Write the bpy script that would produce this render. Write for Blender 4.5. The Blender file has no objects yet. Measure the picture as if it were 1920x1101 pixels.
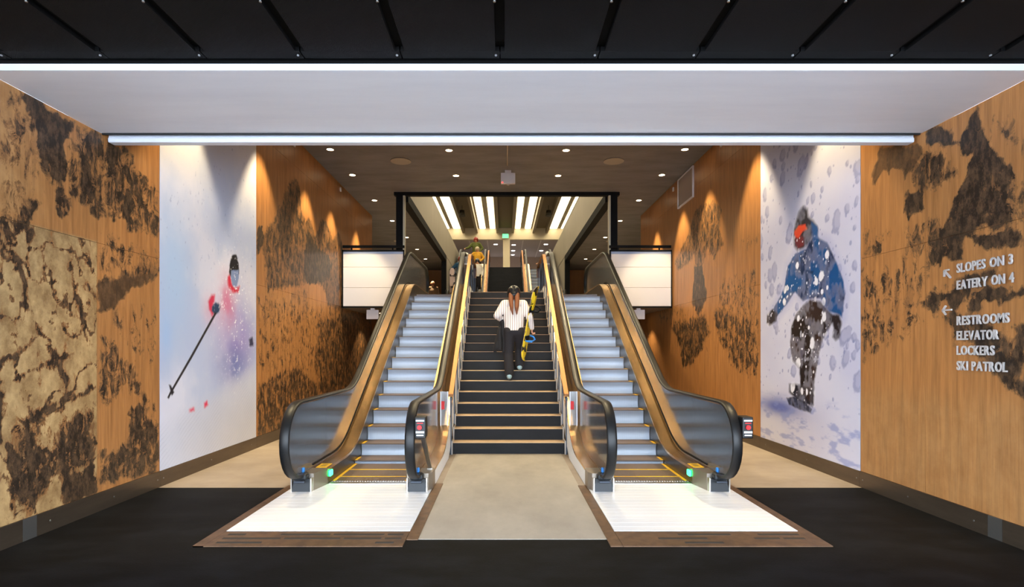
import bpy, bmesh, math, random
import numpy as np
from mathutils import Vector, Matrix
random.seed(7)
SC = bpy.context.scene
COL = SC.collection
PI = math.pi

# ------------------------------------------------------------------ camera
cam_d = bpy.data.cameras.new('camera')
cam = bpy.data.objects.new('camera', cam_d); COL.objects.link(cam)
cam.location = (-0.07, 0.0, 1.576); cam.rotation_euler = (PI/2, 0, 0)
cam_d.sensor_width = 36.0; cam_d.lens = 1060/1920*36
cam_d.shift_x = 15/1920; cam_d.shift_y = 104.5/1920
cam_d.clip_start = 0.05; cam_d.clip_end = 300
SC.camera = cam

# ------------------------------------------------------------------ world, exposure
w = bpy.data.worlds.new('overcast_sky'); SC.world = w; w.use_nodes = True
bg = w.node_tree.nodes['Background']
bg.inputs[0].default_value = (0.76, 0.87, 1.0, 1); bg.inputs[1].default_value = 8.0
SC.view_settings.view_transform = 'Standard'
SC.view_settings.look = 'None'
SC.view_settings.gamma = 1.0
SC.view_settings.use_curve_mapping = False
SC.view_settings.exposure = 0.75
LAMP_POWER = 330.0       # wall-washing downlights
MID_POWER = 170.0        # middle rows
STRIP_EMIT = 4.2        # upper hall light strips

# ------------------------------------------------------------------ materials
def s2l(c):
    return tuple(((v/255.0)/12.92 if v/255.0 <= .04045 else ((v/255.0+.055)/1.055)**2.4) for v in c)
def lin(c): return s2l(c) + (1,)
MATS = {}
def mat(name, rgb=(128,128,128), rough=.5, metal=0.0, emit=None, estr=1.0, noise=None, bump=None, coat=0.0, spec=None):
    m = bpy.data.materials.new(name); m.use_nodes = True
    nt = m.node_tree; b = nt.nodes['Principled BSDF']
    b.inputs['Base Color'].default_value = lin(rgb)
    b.inputs['Roughness'].default_value = rough; b.inputs['Metallic'].default_value = metal
    if spec is not None: b.inputs['Specular IOR Level'].default_value = spec
    if coat: b.inputs['Coat Weight'].default_value = coat; b.inputs['Coat Roughness'].default_value = .12
    if emit: b.inputs['Emission Color'].default_value = lin(emit); b.inputs['Emission Strength'].default_value = estr
    if noise or bump:
        tc = nt.nodes.new('ShaderNodeNewGeometry'); mp = nt.nodes.new('ShaderNodeMapping')
        nt.links.new(tc.outputs['Position'], mp.inputs[0])
        if noise:      # (second rgb, scale xyz, lo, hi)
            rgb2, scl, lo, hi = noise
            mp.inputs['Scale'].default_value = scl
            n = nt.nodes.new('ShaderNodeTexNoise'); n.inputs['Scale'].default_value = 1; n.inputs['Detail'].default_value = 8; n.inputs['Roughness'].default_value = .65
            nt.links.new(mp.outputs[0], n.inputs['Vector'])
            r = nt.nodes.new('ShaderNodeValToRGB'); r.color_ramp.elements[0].position = lo; r.color_ramp.elements[1].position = hi
            r.color_ramp.elements[0].color = lin(rgb); r.color_ramp.elements[1].color = lin(rgb2)
            nt.links.new(n.outputs['Fac'], r.inputs[0]); nt.links.new(r.outputs[0], b.inputs['Base Color'])
        if bump:       # (kind, axis, scale, strength, distance)
            kind, axis, scl, st, dist = bump
            bp = nt.nodes.new('ShaderNodeBump'); bp.inputs['Strength'].default_value = st; bp.inputs['Distance'].default_value = dist
            if kind == 'wave':
                t = nt.nodes.new('ShaderNodeTexWave'); t.bands_direction = axis; t.inputs['Scale'].default_value = scl
                nt.links.new(tc.outputs['Position'], t.inputs['Vector']); nt.links.new(t.outputs['Fac'], bp.inputs['Height'])
            else:
                t = nt.nodes.new('ShaderNodeTexNoise'); t.inputs['Scale'].default_value = scl; t.inputs['Detail'].default_value = 6
                nt.links.new(tc.outputs['Position'], t.inputs['Vector']); nt.links.new(t.outputs['Fac'], bp.inputs['Height'])
            nt.links.new(bp.outputs[0], b.inputs['Normal'])
    MATS[name] = m
    return m

M = MATS
mat('black_mesh', (9,9,10), .7, .0, spec=.12, noise=((17,15,14),(.8,.8,.8),.35,.65), bump=('wave','DIAGONAL',60,.3,.004))
mat('black_seam', (4,4,4), .8, spec=.1)
mat('bolt_steel', (150,150,150), .35, 1)
mat('white_paint', (240,241,247), .5, noise=((232,233,240),(.5,3,3),.35,.65))
mat('white_metal', (225,228,235), .3)
mat('slot_dark', (22,22,24), .7)
mat('ceiling_concrete', (132,131,134), .8, noise=((108,106,108),(.9,2.5,2),.3,.7), bump=('noise','X',9,.15,.01))
mat('floor_concrete', (162,148,133), .6, noise=((134,120,106),(1.2,1.6,1),.3,.72))
mat('pale_concrete', (178,171,160), .6, noise=((150,143,133),(2.2,1.1,1),.3,.75))
mat('dark_floor', (6,7,10), .7, spec=.12, noise=((26,28,33),(1.7,3.2,1),.42,.85), bump=('noise','X',70,.25,.004))
mat('snow_ground', (235,240,248), .9)
mat('plate_metal', (246,249,255), .38, .0, noise=((230,236,247),(.6,5,1),.35,.7), bump=('wave','Y',9,.35,.003))
mat('brown_frame', (118,90,66), .5, .35, noise=((88,66,50),(9,9,9),.35,.65))
mat('grate_rubber', (44,40,38), .7)
mat('base_bronze', (112,98,84), .32, .75, noise=((88,78,68),(.6,.6,4),.35,.7))
mat('base_patch', (130,128,126), .35, .8)
mat('warm_steel_deck', (232,190,138), .26, 1.0, bump=('noise','X',45,.05,.002))  # steel deck, with the orange it reflects put into its colour
mat('steel', (205,200,192), .28, 1.0)
mat('newel_metal', (160,150,138), .42, .8)
mat('skirt_dark', (92,84,74), .3, .8)
mat('rubber', (16,17,19), .42, spec=.4)
mat('inlet_black', (20,26,32), .5)
mat('riser_metal', (166,177,193), .38, .25, bump=('wave','X',28,.25,.003))
mat('tread_metal', (112,94,82), .45, .4, bump=('wave','X',28,.5,.004))  # brown puts the reflected wood and dimness into the tread colour
mat('yellow', (240,190,30), .5)
mat('green_lamp', (60,255,120), .4, emit=(30,255,110), estr=9)
mat('cladding_white', (232,232,232), .45)
mat('stair_riser', (27,28,31), .6, spec=.2, noise=((36,37,40),(3,3,9),.3,.7))
mat('stair_tread', (206,178,146), .6, noise=((184,156,126),(5,5,5),.3,.7))
mat('stair_side', (176,168,160), .5)
mat('gold_rail', (156,112,76), .5, 1.0)
mat('post_steel', (70,76,86), .4, .8)
mat('frame_black', (18,19,21), .75, .0, spec=.15)
mat('beige_panel', (172,164,148), .55, noise=((160,152,136),(.6,.6,.25),.3,.7))
mat('guard_board', (226,221,220), .5)
mat('guard_reflection', (150,165,195), .4)
mat('wood_plain', (170,120,66), .5, noise=((146,98,52),(3,3,.4),.3,.7))
mat('lamp_lens', (255,240,210), .4, emit=(255,226,180), estr=14)
mat('lamp_ring', (160,150,138), .5)
mat('speaker_white', (186,176,166), .6)
mat('strip_light', (255,240,205), .4, emit=(255,238,200), estr=STRIP_EMIT)
mat('upper_ceiling', (120,108,86), .8)
mat('cream', (214,202,174), .6)
mat('fin_grey', (150,140,122), .7)
mat('far_ceiling', (188,180,182), .7)
mat('far_wall', (196,178,168), .7)
mat('far_lamp', (255,250,240), .4, emit=(255,246,236), estr=6)
mat('exit_green', (120,230,150), .4, emit=(90,225,130), estr=1.6)
mat('box_white', (222,216,216), .5)
mat('red_led', (255,80,70), .4, emit=(255,60,50), estr=2)
mat('sign_black', (24,24,26), .4)
mat('sign_red', (214,30,34), .5)
mat('sign_white', (230,230,230), .5)
mat('letter_metal', (206,202,200), .4, .25)
mat('vent_grey', (150,132,122), .5)
mat('black_cloth', (26,24,26), .85)
mat('trouser_black', (30,26,29), .85)
mat('skin', (206,150,122), .6)
mat('hair_brown', (120,66,34), .6)
mat('helmet_black', (26,28,32), .28, coat=.4)
mat('helmet_white', (226,226,224), .3)
mat('helmet_red', (150,46,36), .4)
mat('helmet_tan', (196,180,150), .5)
mat('sole_blue', (150,178,184), .6)
mat('blue_cloth', (30,74,108), .8)
mat('olive_cloth', (84,92,34), .8)
mat('yellow_cloth', (216,160,40), .8)
mat('brown_cloth', (120,94,74), .85)
mat('white_cloth', (222,216,206), .8)
mat('goggle', (200,90,40), .2)
mat('board_yellow', (226,196,40), .35)
mat('board_wood', (176,142,104), .45)
mat('board_pink', (220,196,190), .4)
mat('bind_blue', (30,130,215), .4)
mat('eye_dark', (24,18,16), .3)
mat('speaker_dark', (58,54,44), .6)

# white jacket with thin brown vertical quilting lines
m = mat('jacket_stripe', (226,216,208), .8); nt = m.node_tree
g = nt.nodes.new('ShaderNodeNewGeometry'); wv = nt.nodes.new('ShaderNodeTexWave'); wv.bands_direction = 'X'; wv.inputs['Scale'].default_value = 8; wv.inputs['Distortion'].default_value = .6
rp = nt.nodes.new('ShaderNodeValToRGB'); rp.color_ramp.elements[0].position = .02; rp.color_ramp.elements[1].position = .22
rp.color_ramp.elements[0].color = lin((150,118,104)); rp.color_ramp.elements[1].color = lin((232,224,218))
nt.links.new(g.outputs['Position'], wv.inputs['Vector']); nt.links.new(wv.outputs['Fac'], rp.inputs[0]); nt.links.new(rp.outputs[0], nt.nodes['Principled BSDF'].inputs['Base Color'])

# yellow and black snowboard graphic
m = mat('board_graphic', (226,196,40), .35); nt = m.node_tree
g = nt.nodes.new('ShaderNodeNewGeometry'); n = nt.nodes.new('ShaderNodeTexNoise'); n.inputs['Scale'].default_value = 7; n.inputs['Detail'].default_value = 1.5
rp = nt.nodes.new('ShaderNodeValToRGB'); rp.color_ramp.elements[0].position = .49; rp.color_ramp.elements[1].position = .52
rp.color_ramp.elements[0].color = lin((18,18,16)); rp.color_ramp.elements[1].color = lin((232,200,40))
nt.links.new(g.outputs['Position'], n.inputs['Vector']); nt.links.new(n.outputs['Fac'], rp.inputs[0]); nt.links.new(rp.outputs[0], nt.nodes['Principled BSDF'].inputs['Base Color'])

def glass_mat(name, tint, diffuse_mix, diffuse_rgb, rough=.04, gloss=.16):
    m = bpy.data.materials.new(name); m.use_nodes = True; nt = m.node_tree
    for n in list(nt.nodes): nt.nodes.remove(n)
    o = nt.nodes.new('ShaderNodeOutputMaterial')
    t = nt.nodes.new('ShaderNodeBsdfTransparent'); t.inputs[0].default_value = lin(tint)
    gl = nt.nodes.new('ShaderNodeBsdfGlossy'); gl.inputs['Roughness'].default_value = rough; gl.inputs[0].default_value = (.95,.95,.95,1)
    df = nt.nodes.new('ShaderNodeBsdfDiffuse'); df.inputs[0].default_value = lin(diffuse_rgb)  # even diffuse share that makes the clear sheet milky
    fr = nt.nodes.new('ShaderNodeFresnel'); fr.inputs[0].default_value = 1.5
    ad = nt.nodes.new('ShaderNodeMath'); ad.operation = 'ADD'; ad.use_clamp = True; ad.inputs[1].default_value = gloss
    nt.links.new(fr.outputs[0], ad.inputs[0])
    m1 = nt.nodes.new('ShaderNodeMixShader'); m1.inputs[0].default_value = diffuse_mix
    nt.links.new(t.outputs[0], m1.inputs[1]); nt.links.new(df.outputs[0], m1.inputs[2])
    m2 = nt.nodes.new('ShaderNodeMixShader'); nt.links.new(ad.outputs[0], m2.inputs[0])
    nt.links.new(m1.outputs[0], m2.inputs[1]); nt.links.new(gl.outputs[0], m2.inputs[2])
    nt.links.new(m2.outputs[0], o.inputs[0]); MATS[name] = m
    return m
glass_mat('balustrade_glass', (186,192,194), .26, (140,146,154), .13, .03)
glass_mat('acrylic', (236,238,240), .22, (235,238,242), .08, .06)

# wood panels printed with a mountain picture: the paint masks (dark, speckle, tan) are vertex colours,
# the rock texture and veneer grain are noise
def wood_print():
    m = bpy.data.materials.new('wood_print'); m.use_nodes = True; nt = m.node_tree; L = nt.links; N = nt.nodes
    b = N['Principled BSDF']; b.inputs['Roughness'].default_value = .42; b.inputs['Specular IOR Level'].default_value = .45
    at = N.new('ShaderNodeVertexColor'); at.layer_name = 'mask'
    sp = N.new('ShaderNodeSeparateColor'); L.new(at.outputs['Color'], sp.inputs[0])
    g = N.new('ShaderNodeNewGeometry')
    def noise(scale, sc=1.0, detail=8, rough=.62, dist=0.0):
        mp = N.new('ShaderNodeMapping'); mp.inputs['Scale'].default_value = scale; L.new(g.outputs['Position'], mp.inputs[0])
        n = N.new('ShaderNodeTexNoise'); n.inputs['Scale'].default_value = sc; n.inputs['Detail'].default_value = detail
        n.inputs['Roughness'].default_value = rough; n.inputs['Distortion'].default_value = dist
        L.new(mp.outputs[0], n.inputs['Vector']); return n.outputs['Fac']
    def math_(op, a, b_=None, clamp=False):
        n = N.new('ShaderNodeMath'); n.operation = op; n.use_clamp = clamp
        for i, v in enumerate((a, b_)):
            if v is None: continue
            if isinstance(v, (int, float)): n.inputs[i].default_value = v
            else: L.new(v, n.inputs[i])
        return n.outputs[0]
    def mix(f, a, c):
        n = N.new('ShaderNodeMix'); n.data_type = 'RGBA'
        if isinstance(f, (int, float)): n.inputs['Factor'].default_value = f
        else: L.new(f, n.inputs['Factor'])
        for i, v in ((6, a), (7, c)):
            if isinstance(v, tuple): n.inputs[i].default_value = v
            else: L.new(v, n.inputs[i])
        return n.outputs[2]
    def ramp(v, lo, hi):
        n = N.new('ShaderNodeMapRange'); n.inputs[1].default_value = lo; n.inputs[2].default_value = hi; L.new(v, n.inputs[0]); return n.outputs[0]
    grain = noise((16,16,1.2), 1, 6, .6, .8); fine = noise((90,90,3), 1, 3)
    wood = mix(ramp(grain, .35, .68), lin((182,124,70)), lin((142,92,50)))
    wood = mix(math_('MULTIPLY', ramp(fine, .35, .65), .35), wood, lin((196,142,86)))
    tan = mix(ramp(noise((5,5,4), 1, 8, .7), .35, .65), lin((196,162,112)), lin((136,104,66)))
    base = mix(sp.outputs['Blue'], wood, tan)
    n1 = noise((8.5,8.5,5.5), 1, 10, .74, .6)
    streak = noise((18,18,2.6), 1, 8, .65, .3)
    comb = math_('ADD', math_('MULTIPLY', n1, .68), math_('MULTIPLY', streak, .32))
    v = math_('ADD', sp.outputs['Red'], math_('MULTIPLY', math_('MULTIPLY', math_('SUBTRACT', comb, .5), 3.6), sp.outputs['Green']))
    dark = mix(ramp(noise((16,16,9), 1, 9, .74), .44, .64), lin((40,31,24)), lin((100,76,54)))
    mid = mix(ramp(streak, .35, .65), lin((104,76,50)), lin((150,104,62)))
    c = mix(ramp(v, .40, .50), base, mid)
    c = mix(ramp(v, .56, .64), c, dark)
    L.new(c, b.inputs['Base Color'])
    MATS['wood_print'] = m
wood_print()
def photo_print():
    m = bpy.data.materials.new('photo_print'); m.use_nodes = True; nt = m.node_tree
    b = nt.nodes['Principled BSDF']; b.inputs['Roughness'].default_value = .3
    at = nt.nodes.new('ShaderNodeVertexColor'); at.layer_name = 'print'
    nt.links.new(at.outputs['Color'], b.inputs['Base Color']); MATS['photo_print'] = m
photo_print()

# ------------------------------------------------------------------ mesh helpers
class MB:
    def __init__(self): self.v = []; self.f = []; self.mi = []; self.mats = []; self.sm = []
    def _m(self, m):
        if m not in self.mats: self.mats.append(m)
        return self.mats.index(m)
    def poly(self, pts, m, smooth=False):
        i = len(self.v); self.v += [tuple(p) for p in pts]; self.f.append(tuple(range(i, i+len(pts)))); self.mi.append(self._m(m)); self.sm.append(smooth)
    def grid(self, rows, m, closed=False, smooth=True, caps=False):
        i = len(self.v); n = len(rows[0]); k = self._m(m)
        for r in rows: self.v += [tuple(p) for p in r]
        for a in range(len(rows)-1):
            for b in range(n if closed else n-1):
                c = (b+1) % n
                self.f.append((i+a*n+b, i+a*n+c, i+(a+1)*n+c, i+(a+1)*n+b)); self.mi.append(k); self.sm.append(smooth)
        if caps:
            self.f.append(tuple(i+b for b in range(n))[::-1]); self.mi.append(k); self.sm.append(False)
            self.f.append(tuple(i+(len(rows)-1)*n+b for b in range(n))); self.mi.append(k); self.sm.append(False)
    def box(self, x0, x1, y0, y1, z0, z1, m, bev=0.0):
        if bev <= 0:
            i = len(self.v); k = self._m(m)
            self.v += [(x0,y0,z0),(x1,y0,z0),(x1,y1,z0),(x0,y1,z0),(x0,y0,z1),(x1,y0,z1),(x1,y1,z1),(x0,y1,z1)]
            for f in ((3,2,1,0),(4,5,6,7),(0,1,5,4),(1,2,6,5),(2,3,7,6),(3,0,4,7)):
                self.f.append(tuple(i+q for q in f)); self.mi.append(k); self.sm.append(False)
        else:
            bm = bmesh.new(); bmesh.ops.create_cube(bm, size=1)
            for v in bm.verts: v.co = Vector(((x0+x1)/2+v.co.x*(x1-x0), (y0+y1)/2+v.co.y*(y1-y0), (z0+z1)/2+v.co.z*(z1-z0)))
            bmesh.ops.bevel(bm, geom=bm.edges[:], offset=bev, segments=2, affect='EDGES', profile=.5)
            i = len(self.v); k = self._m(m); bm.verts.index_update()
            self.v += [tuple(v.co) for v in bm.verts]
            for f in bm.faces: self.f.append(tuple(i+v.index for v in f.verts)); self.mi.append(k); self.sm.append(False)
            bm.free()
    def prism_x(self, yz, x0, x1, m):      # polygon in the y-z plane pushed along x
        a = [(x0,y,z) for y,z in yz]; b = [(x1,y,z) for y,z in yz]
        i = len(self.v); n = len(yz); k = self._m(m); self.v += a+b
        self.f.append(tuple(range(i, i+n))); self.f.append(tuple(range(i+n, i+2*n))[::-1])
        for q in range(n): self.f.append((i+q, i+n+q, i+n+(q+1) % n, i+(q+1) % n))
        self.mi += [k]*(n+2); self.sm += [False]*(n+2)
    def strip_x(self, lo, hi, x0, x1, m):  # band between two y-z curves, thick along x
        rows = []
        for (y0,z0),(y1,z1) in zip(lo, hi): rows.append([(x0,y0,z0),(x1,y0,z0),(x1,y1,z1),(x0,y1,z1)])
        self.grid(rows, m, closed=True, smooth=False, caps=True)
    def tube(self, pts, r, m, n=8, caps=True):
        pts = [Vector(p) for p in pts]; rows = []
        for i, p in enumerate(pts):
            t = (pts[min(i+1, len(pts)-1)]-pts[max(i-1, 0)]).normalized()
            u = t.orthogonal().normalized() if i == 0 else (u-t*u.dot(t)).normalized()
            w_ = t.cross(u); rr = r[i] if isinstance(r, (list, tuple)) else r
            rows.append([p+u*math.cos(2*PI*k/n)*rr+w_*math.sin(2*PI*k/n)*rr for k in range(n)])
        self.grid(rows, m, closed=True, caps=caps)
    def cyl(self, c, r, h, m, n=20, r2=None, axis='z'):
        r2 = r if r2 is None else r2
        def P(a, rr, t):
            if axis == 'z': return (c[0]+rr*math.cos(a), c[1]+rr*math.sin(a), c[2]+t)
            if axis == 'y': return (c[0]+rr*math.cos(a), c[1]+t, c[2]+rr*math.sin(a))
            return (c[0]+t, c[1]+rr*math.cos(a), c[2]+rr*math.sin(a))
        self.grid([[P(2*PI*k/n, r, 0) for k in range(n)], [P(2*PI*k/n, r2, h) for k in range(n)]], m, closed=True, caps=True)
    def mesh(self, name):
        me = bpy.data.meshes.new(name); me.from_pydata(self.v, [], self.f)
        for m in self.mats: me.materials.append(MATS[m])
        me.polygons.foreach_set('material_index', self.mi); me.polygons.foreach_set('use_smooth', self.sm)
        me.update()
        bm = bmesh.new(); bm.from_mesh(me); bmesh.ops.recalc_face_normals(bm, faces=bm.faces[:]); bm.to_mesh(me); bm.free()
        return me
    def build(self, name, parent=None, **kw):
        o = bpy.data.objects.new(name, self.mesh(name)); COL.objects.link(o)
        if parent is not None: o.parent = parent
        return tag(o, **kw)
def tag(o, label=None, cat=None, group=None, kind=None):
    if label: o['label'] = label
    if cat: o['category'] = cat
    if group: o['group'] = group
    if kind: o['kind'] = kind
    return o
def empty(name, loc=(0,0,0), rz=0, **kw):
    o = bpy.data.objects.new(name, None); COL.objects.link(o); o.location = loc; o.rotation_euler = (0,0,rz); o.empty_display_size = .1
    return tag(o, **kw)
def sbox(name, dims, m, parent=None, bev=0, **kw):
    b = MB(); b.box(*dims, m, bev); return b.build(name, parent, **kw)
def struct(name, b): return b.build(name, kind='structure')
def copy_tree(o, parent=None):
    c = o.copy(); COL.objects.link(c)
    if parent is not None: c.parent = parent
    for ch in list(o.children): copy_tree(ch, c)
    return c

ROCK_LEFT=[
(0.84,0.5,0.02,[(4.56,3.68),(4.71,3.69),(4.93,3.66),(5.19,3.67),(5.11,3.41),(5.13,3.15),(5.03,3.04),(4.87,3.04),(4.8,3.17),(4.75,3.33),(4.68,3.5),(4.59,3.61)]),
(0.6,0.85,0.02,[(5.19,3.67),(5.48,3.7),(5.81,3.66),(6.0,3.68),(6.11,3.53),(6.47,3.41),(6.47,2.86),(6.26,2.88),(6.0,2.83),(5.83,2.9),(5.5,2.84),(5.3,2.91),(5.13,2.9),(5.11,3.15)]),
(0.85,0.3,0.02,[(5.83,3.17),(5.97,3.23),(6.01,2.94),(5.88,2.92)]),
(0.85,0.3,0.02,[(5.28,3.34),(5.39,3.43),(5.4,3.05),(5.31,3.1)]),
(0.85,0.3,0.02,[(5.64,3.55),(5.78,3.64),(5.74,3.34),(5.65,3.3)]),
(0.8,0.4,0.02,[(4.58,2.8),(4.71,2.87),(4.8,2.84),(4.73,2.68),(4.61,2.57),(4.52,2.49),(4.56,2.68)]),
(0.65,0.5,0.02,[(4.65,2.59),(4.75,2.63),(4.76,2.52),(4.69,2.47)]),
(0.75,0.6,0.02,[(4.97,2.83),(5.09,2.87),(5.13,2.81),(5.05,2.75)]),
(0.45,0.9,0.05,[(4.42,3.68),(4.56,3.68),(4.68,3.5),(4.8,3.17),(4.87,3.04),(4.72,2.89),(4.52,2.49),(4.42,2.51)]),
(0.7,0.6,0.02,[(4.94,2.97),(5.04,3.07),(5.11,2.95),(5.19,2.87),(5.09,2.83),(4.99,2.87)]),
(0.85,0.25,0.02,[(5.06,0.46),(5.45,0.45),(5.47,0.18),(5.09,0.19)]),
(0.6,0.8,0.04,[(4.56,0.94),(4.74,1.03),(4.87,0.74),(4.98,0.5),(4.76,0.23),(4.51,0.24)]),
(0.8,0.3,0.03,[(4.33,1.31),(4.47,1.22),(4.46,0.97),(4.33,0.82)]),
(0.55,0.8,0.04,[(4.92,0.86),(5.46,1.09),(5.47,0.52),(5.0,0.42)]),
(0.62,0.5,0.015,[(4.54,2.37),(4.58,2.38),(4.75,1.87),(5.06,1.4),(5.18,1.16),(5.12,1.17),(4.99,1.41),(4.71,1.86)]),
(0.6,0.5,0.015,[(5.11,2.37),(5.15,2.39),(5.34,1.68),(5.29,1.68)]),
(0.6,0.6,0.015,[(4.42,1.49),(4.78,1.71),(4.79,1.68),(4.42,1.45)]),
(0.6,0.6,0.015,[(4.42,1.34),(4.92,1.47),(5.31,1.56),(5.31,1.52),(4.92,1.42),(4.42,1.3)]),
(0.6,0.6,0.015,[(4.66,1.01),(5.31,1.22),(5.45,1.27),(5.45,1.22),(5.31,1.16),(4.68,0.95)]),
(0.62,0,0.02,[(5.48,2.28),(6.46,2.59),(6.46,2.44),(5.85,2.09),(5.66,1.97),(5.48,1.94)]),
(0.42,0.95,0.05,[(5.48,2.69),(6.47,2.7),(6.47,2.52),(5.48,2.3)]),
(0.36,1,0.06,[(5.64,1.92),(6.46,2.09),(6.46,1.36),(6.01,1.43)]),
(0.55,0.9,0.03,[(5.48,1.71),(5.74,1.61),(6.1,1.25),(6.46,0.83),(6.46,0.65),(6.18,0.97),(5.85,1.22),(5.66,1.02),(5.5,1.04)]),
(0.68,0.8,0.03,[(5.93,0.99),(6.18,0.97),(6.46,0.65),(6.47,0.18),(5.85,0.21),(5.5,0.21),(5.5,0.62),(5.7,0.55),(5.89,0.6)]),
(0.58,0.45,0.03,[(9.02,3.11),(9.02,3.46),(9.14,3.62),(9.3,3.49),(9.6,3.77),(9.87,4.06),(10.04,4.18),(10.11,4.35),(10.41,4.68),(10.67,4.87),(10.9,4.71),(11.05,4.28),(11.23,4.14),(11.41,4.3),(11.73,4.08),(11.83,4.01),(12.21,4.43),(12.6,4.45),(12.81,4.25),(13.01,4.12),(13.47,4.41),(13.74,4.22),(14.16,3.65),(14.4,2.87),(13.69,2.42),(12.66,2.53),(12.28,2.91),(11.29,2.91),(10.85,2.8),(10.31,2.65),(9.39,2.55),(9.28,3.11)]),
(0.85,0.3,0.02,[(11.14,3.2),(11.38,3.99),(11.76,3.74),(12.11,3.69),(12.77,3.68),(12.85,3.21),(12.11,3.0),(11.35,2.91)]),
(0.85,0.3,0.02,[(9.02,3.49),(9.18,3.61),(9.3,3.37),(9.06,3.07)]),
(0.5,0.2,0.04,[(10.31,2.5),(10.85,2.75),(11.44,2.76),(11.14,2.42)]),
(0.38,1,0.08,[(9.02,2.51),(10.85,2.55),(13.69,2.42),(12.11,1.06),(9.02,1.19)]),
(0.6,0.8,0.06,[(12.11,2.2),(13.69,2.48),(17.05,2.78),(17.47,1.82),(14.16,0.17),(12.11,0.61),(11.76,1.3)]),
(0.62,0.8,0.05,[(9.02,1.02),(9.83,1.16),(10.85,1.22),(12.11,0.83),(11.76,-0.03),(9.02,0.09)]),
]
ROCK_RIGHT=[
(0.8,0.6,0.02,[(4.87,3.7),(4.83,3.52),(4.77,3.38),(4.69,3.22),(4.58,3.07),(4.53,2.87),(4.5,2.74),(4.58,2.63),(4.69,2.58),(4.87,2.63),(4.97,2.55),(5.05,2.4),(5.25,2.39),(5.42,2.34),(5.44,2.49),(5.32,2.62),(5.23,2.78),(5.14,2.94),(4.97,3.09),(4.93,3.25),(5.05,3.31),(5.12,3.42),(5.05,3.52),(4.94,3.63)]),
(0.85,0.5,0.02,[(5.49,3.71),(5.32,3.69),(5.16,3.6),(5.14,3.39),(5.32,3.48),(5.49,3.54)]),
(0.6,0.08,0.02,[(6.18,3.8),(5.54,3.57),(5.54,3.48),(5.67,3.35),(5.77,3.3),(5.87,3.39),(5.93,3.47),(6.02,3.42),(6.08,3.48),(6.2,3.39),(6.32,3.47),(6.2,3.69)]),
(0.66,0.85,0.03,[(5.49,3.5),(5.23,3.36),(5.05,3.12),(5.14,3.08),(5.37,3.09),(5.49,3.11),(5.67,3.2),(5.65,3.34)]),
(0.8,0.4,0.02,[(5.76,3.18),(5.52,3.13),(5.49,2.95),(5.7,2.89),(5.81,3.0)]),
(0.56,0.95,0.04,[(5.79,2.81),(5.3,2.87),(5.32,2.58),(5.67,2.38),(5.76,2.71)]),
(0.5,1,0.04,[(6.44,2.95),(5.96,2.87),(6.11,2.57),(6.44,2.61)]),
(0.8,0.5,0.02,[(4.58,2.59),(4.45,2.51),(4.45,2.36),(4.53,2.42),(4.62,2.45),(4.77,2.4),(4.89,2.48),(4.93,2.58),(4.77,2.54)]),
(0.6,0.9,0.04,[(4.56,3.02),(4.42,2.85),(4.42,2.56),(4.54,2.67)]),
(0.45,1,0.05,[(4.79,3.65),(4.59,3.5),(4.45,3.23),(4.45,3.07),(4.64,3.26),(4.76,3.44)]),
(0.72,0.5,0.03,[(5.27,1.87),(5.17,1.77),(5.07,1.65),(4.84,1.48),(4.52,1.21),(4.42,1.12),(4.42,1.64),(4.6,1.68),(4.68,1.77),(4.84,1.87),(4.98,1.95),(5.0,1.93)]),
(0.82,0.5,0.02,[(4.98,2.02),(4.8,2.1),(4.42,2.02),(4.42,1.95),(4.64,1.98),(4.76,1.95),(4.93,1.92)]),
(0.75,0.6,0.02,[(5.65,2.04),(5.37,2.16),(5.27,2.09),(5.32,1.89),(5.4,1.92),(5.54,2.03)]),
(0.75,0.6,0.02,[(6.17,2.13),(5.87,2.3),(5.87,2.15),(6.1,2.08)]),
(0.54,0.95,0.04,[(6.47,2.03),(6.2,2.09),(6.1,1.89),(5.9,1.77),(6.24,1.5),(6.46,1.4)]),
(0.42,1,0.06,[(6.46,2.52),(5.52,2.49),(5.32,2.15),(6.15,2.07),(6.46,2.09)]),
(0.4,1,0.06,[(5.9,2.1),(5.45,1.91),(5.59,1.66),(5.82,1.66)]),
(0.75,0.6,0.02,[(4.54,1.76),(4.42,1.79),(4.42,1.59),(4.52,1.62)]),
(0.75,0.6,0.02,[(5.32,2.08),(5.01,2.21),(4.69,2.24),(4.69,2.17),(4.95,2.08),(5.13,1.94)]),
(0.56,0.5,0.03,[(12.04,4.58),(11.78,4.59),(11.38,4.55),(10.81,4.44),(10.55,4.2),(10.65,3.84),(10.47,3.54),(10.65,3.44),(11.0,3.29),(11.38,3.56),(11.62,3.28),(11.41,2.6),(11.88,2.3),(12.32,2.56),(12.14,3.12),(12.11,3.58),(12.57,3.41),(13.34,3.4),(13.51,3.68),(12.75,4.04),(12.35,4.31)]),
(0.75,0.3,0.02,[(12.11,3.35),(11.62,3.28),(11.41,2.6),(11.88,2.3),(12.32,2.56)]),
(0.66,0.85,0.04,[(13.42,2.32),(11.53,2.25),(11.23,1.93),(11.75,1.51),(12.39,1.19),(13.02,1.13),(13.14,1.66),(13.99,2.18)]),
(0.58,0.95,0.05,[(11.06,2.33),(9.83,2.24),(9.15,1.86),(9.03,1.24),(9.22,1.1),(9.97,1.21),(10.45,1.52),(10.78,1.78)]),
(0.42,1,0.06,[(10.7,2.84),(9.13,2.91),(9.01,1.87),(9.83,2.24),(10.84,2.31)]),
(0.5,0.2,0.06,[(9.74,3.46),(9.03,3.43),(9.03,3.24),(9.53,3.24)]),
(0.4,0.9,0.1,[(15.48,2.96),(11.56,2.28),(12.57,2.23),(14.7,2.2)]),
]
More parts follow.
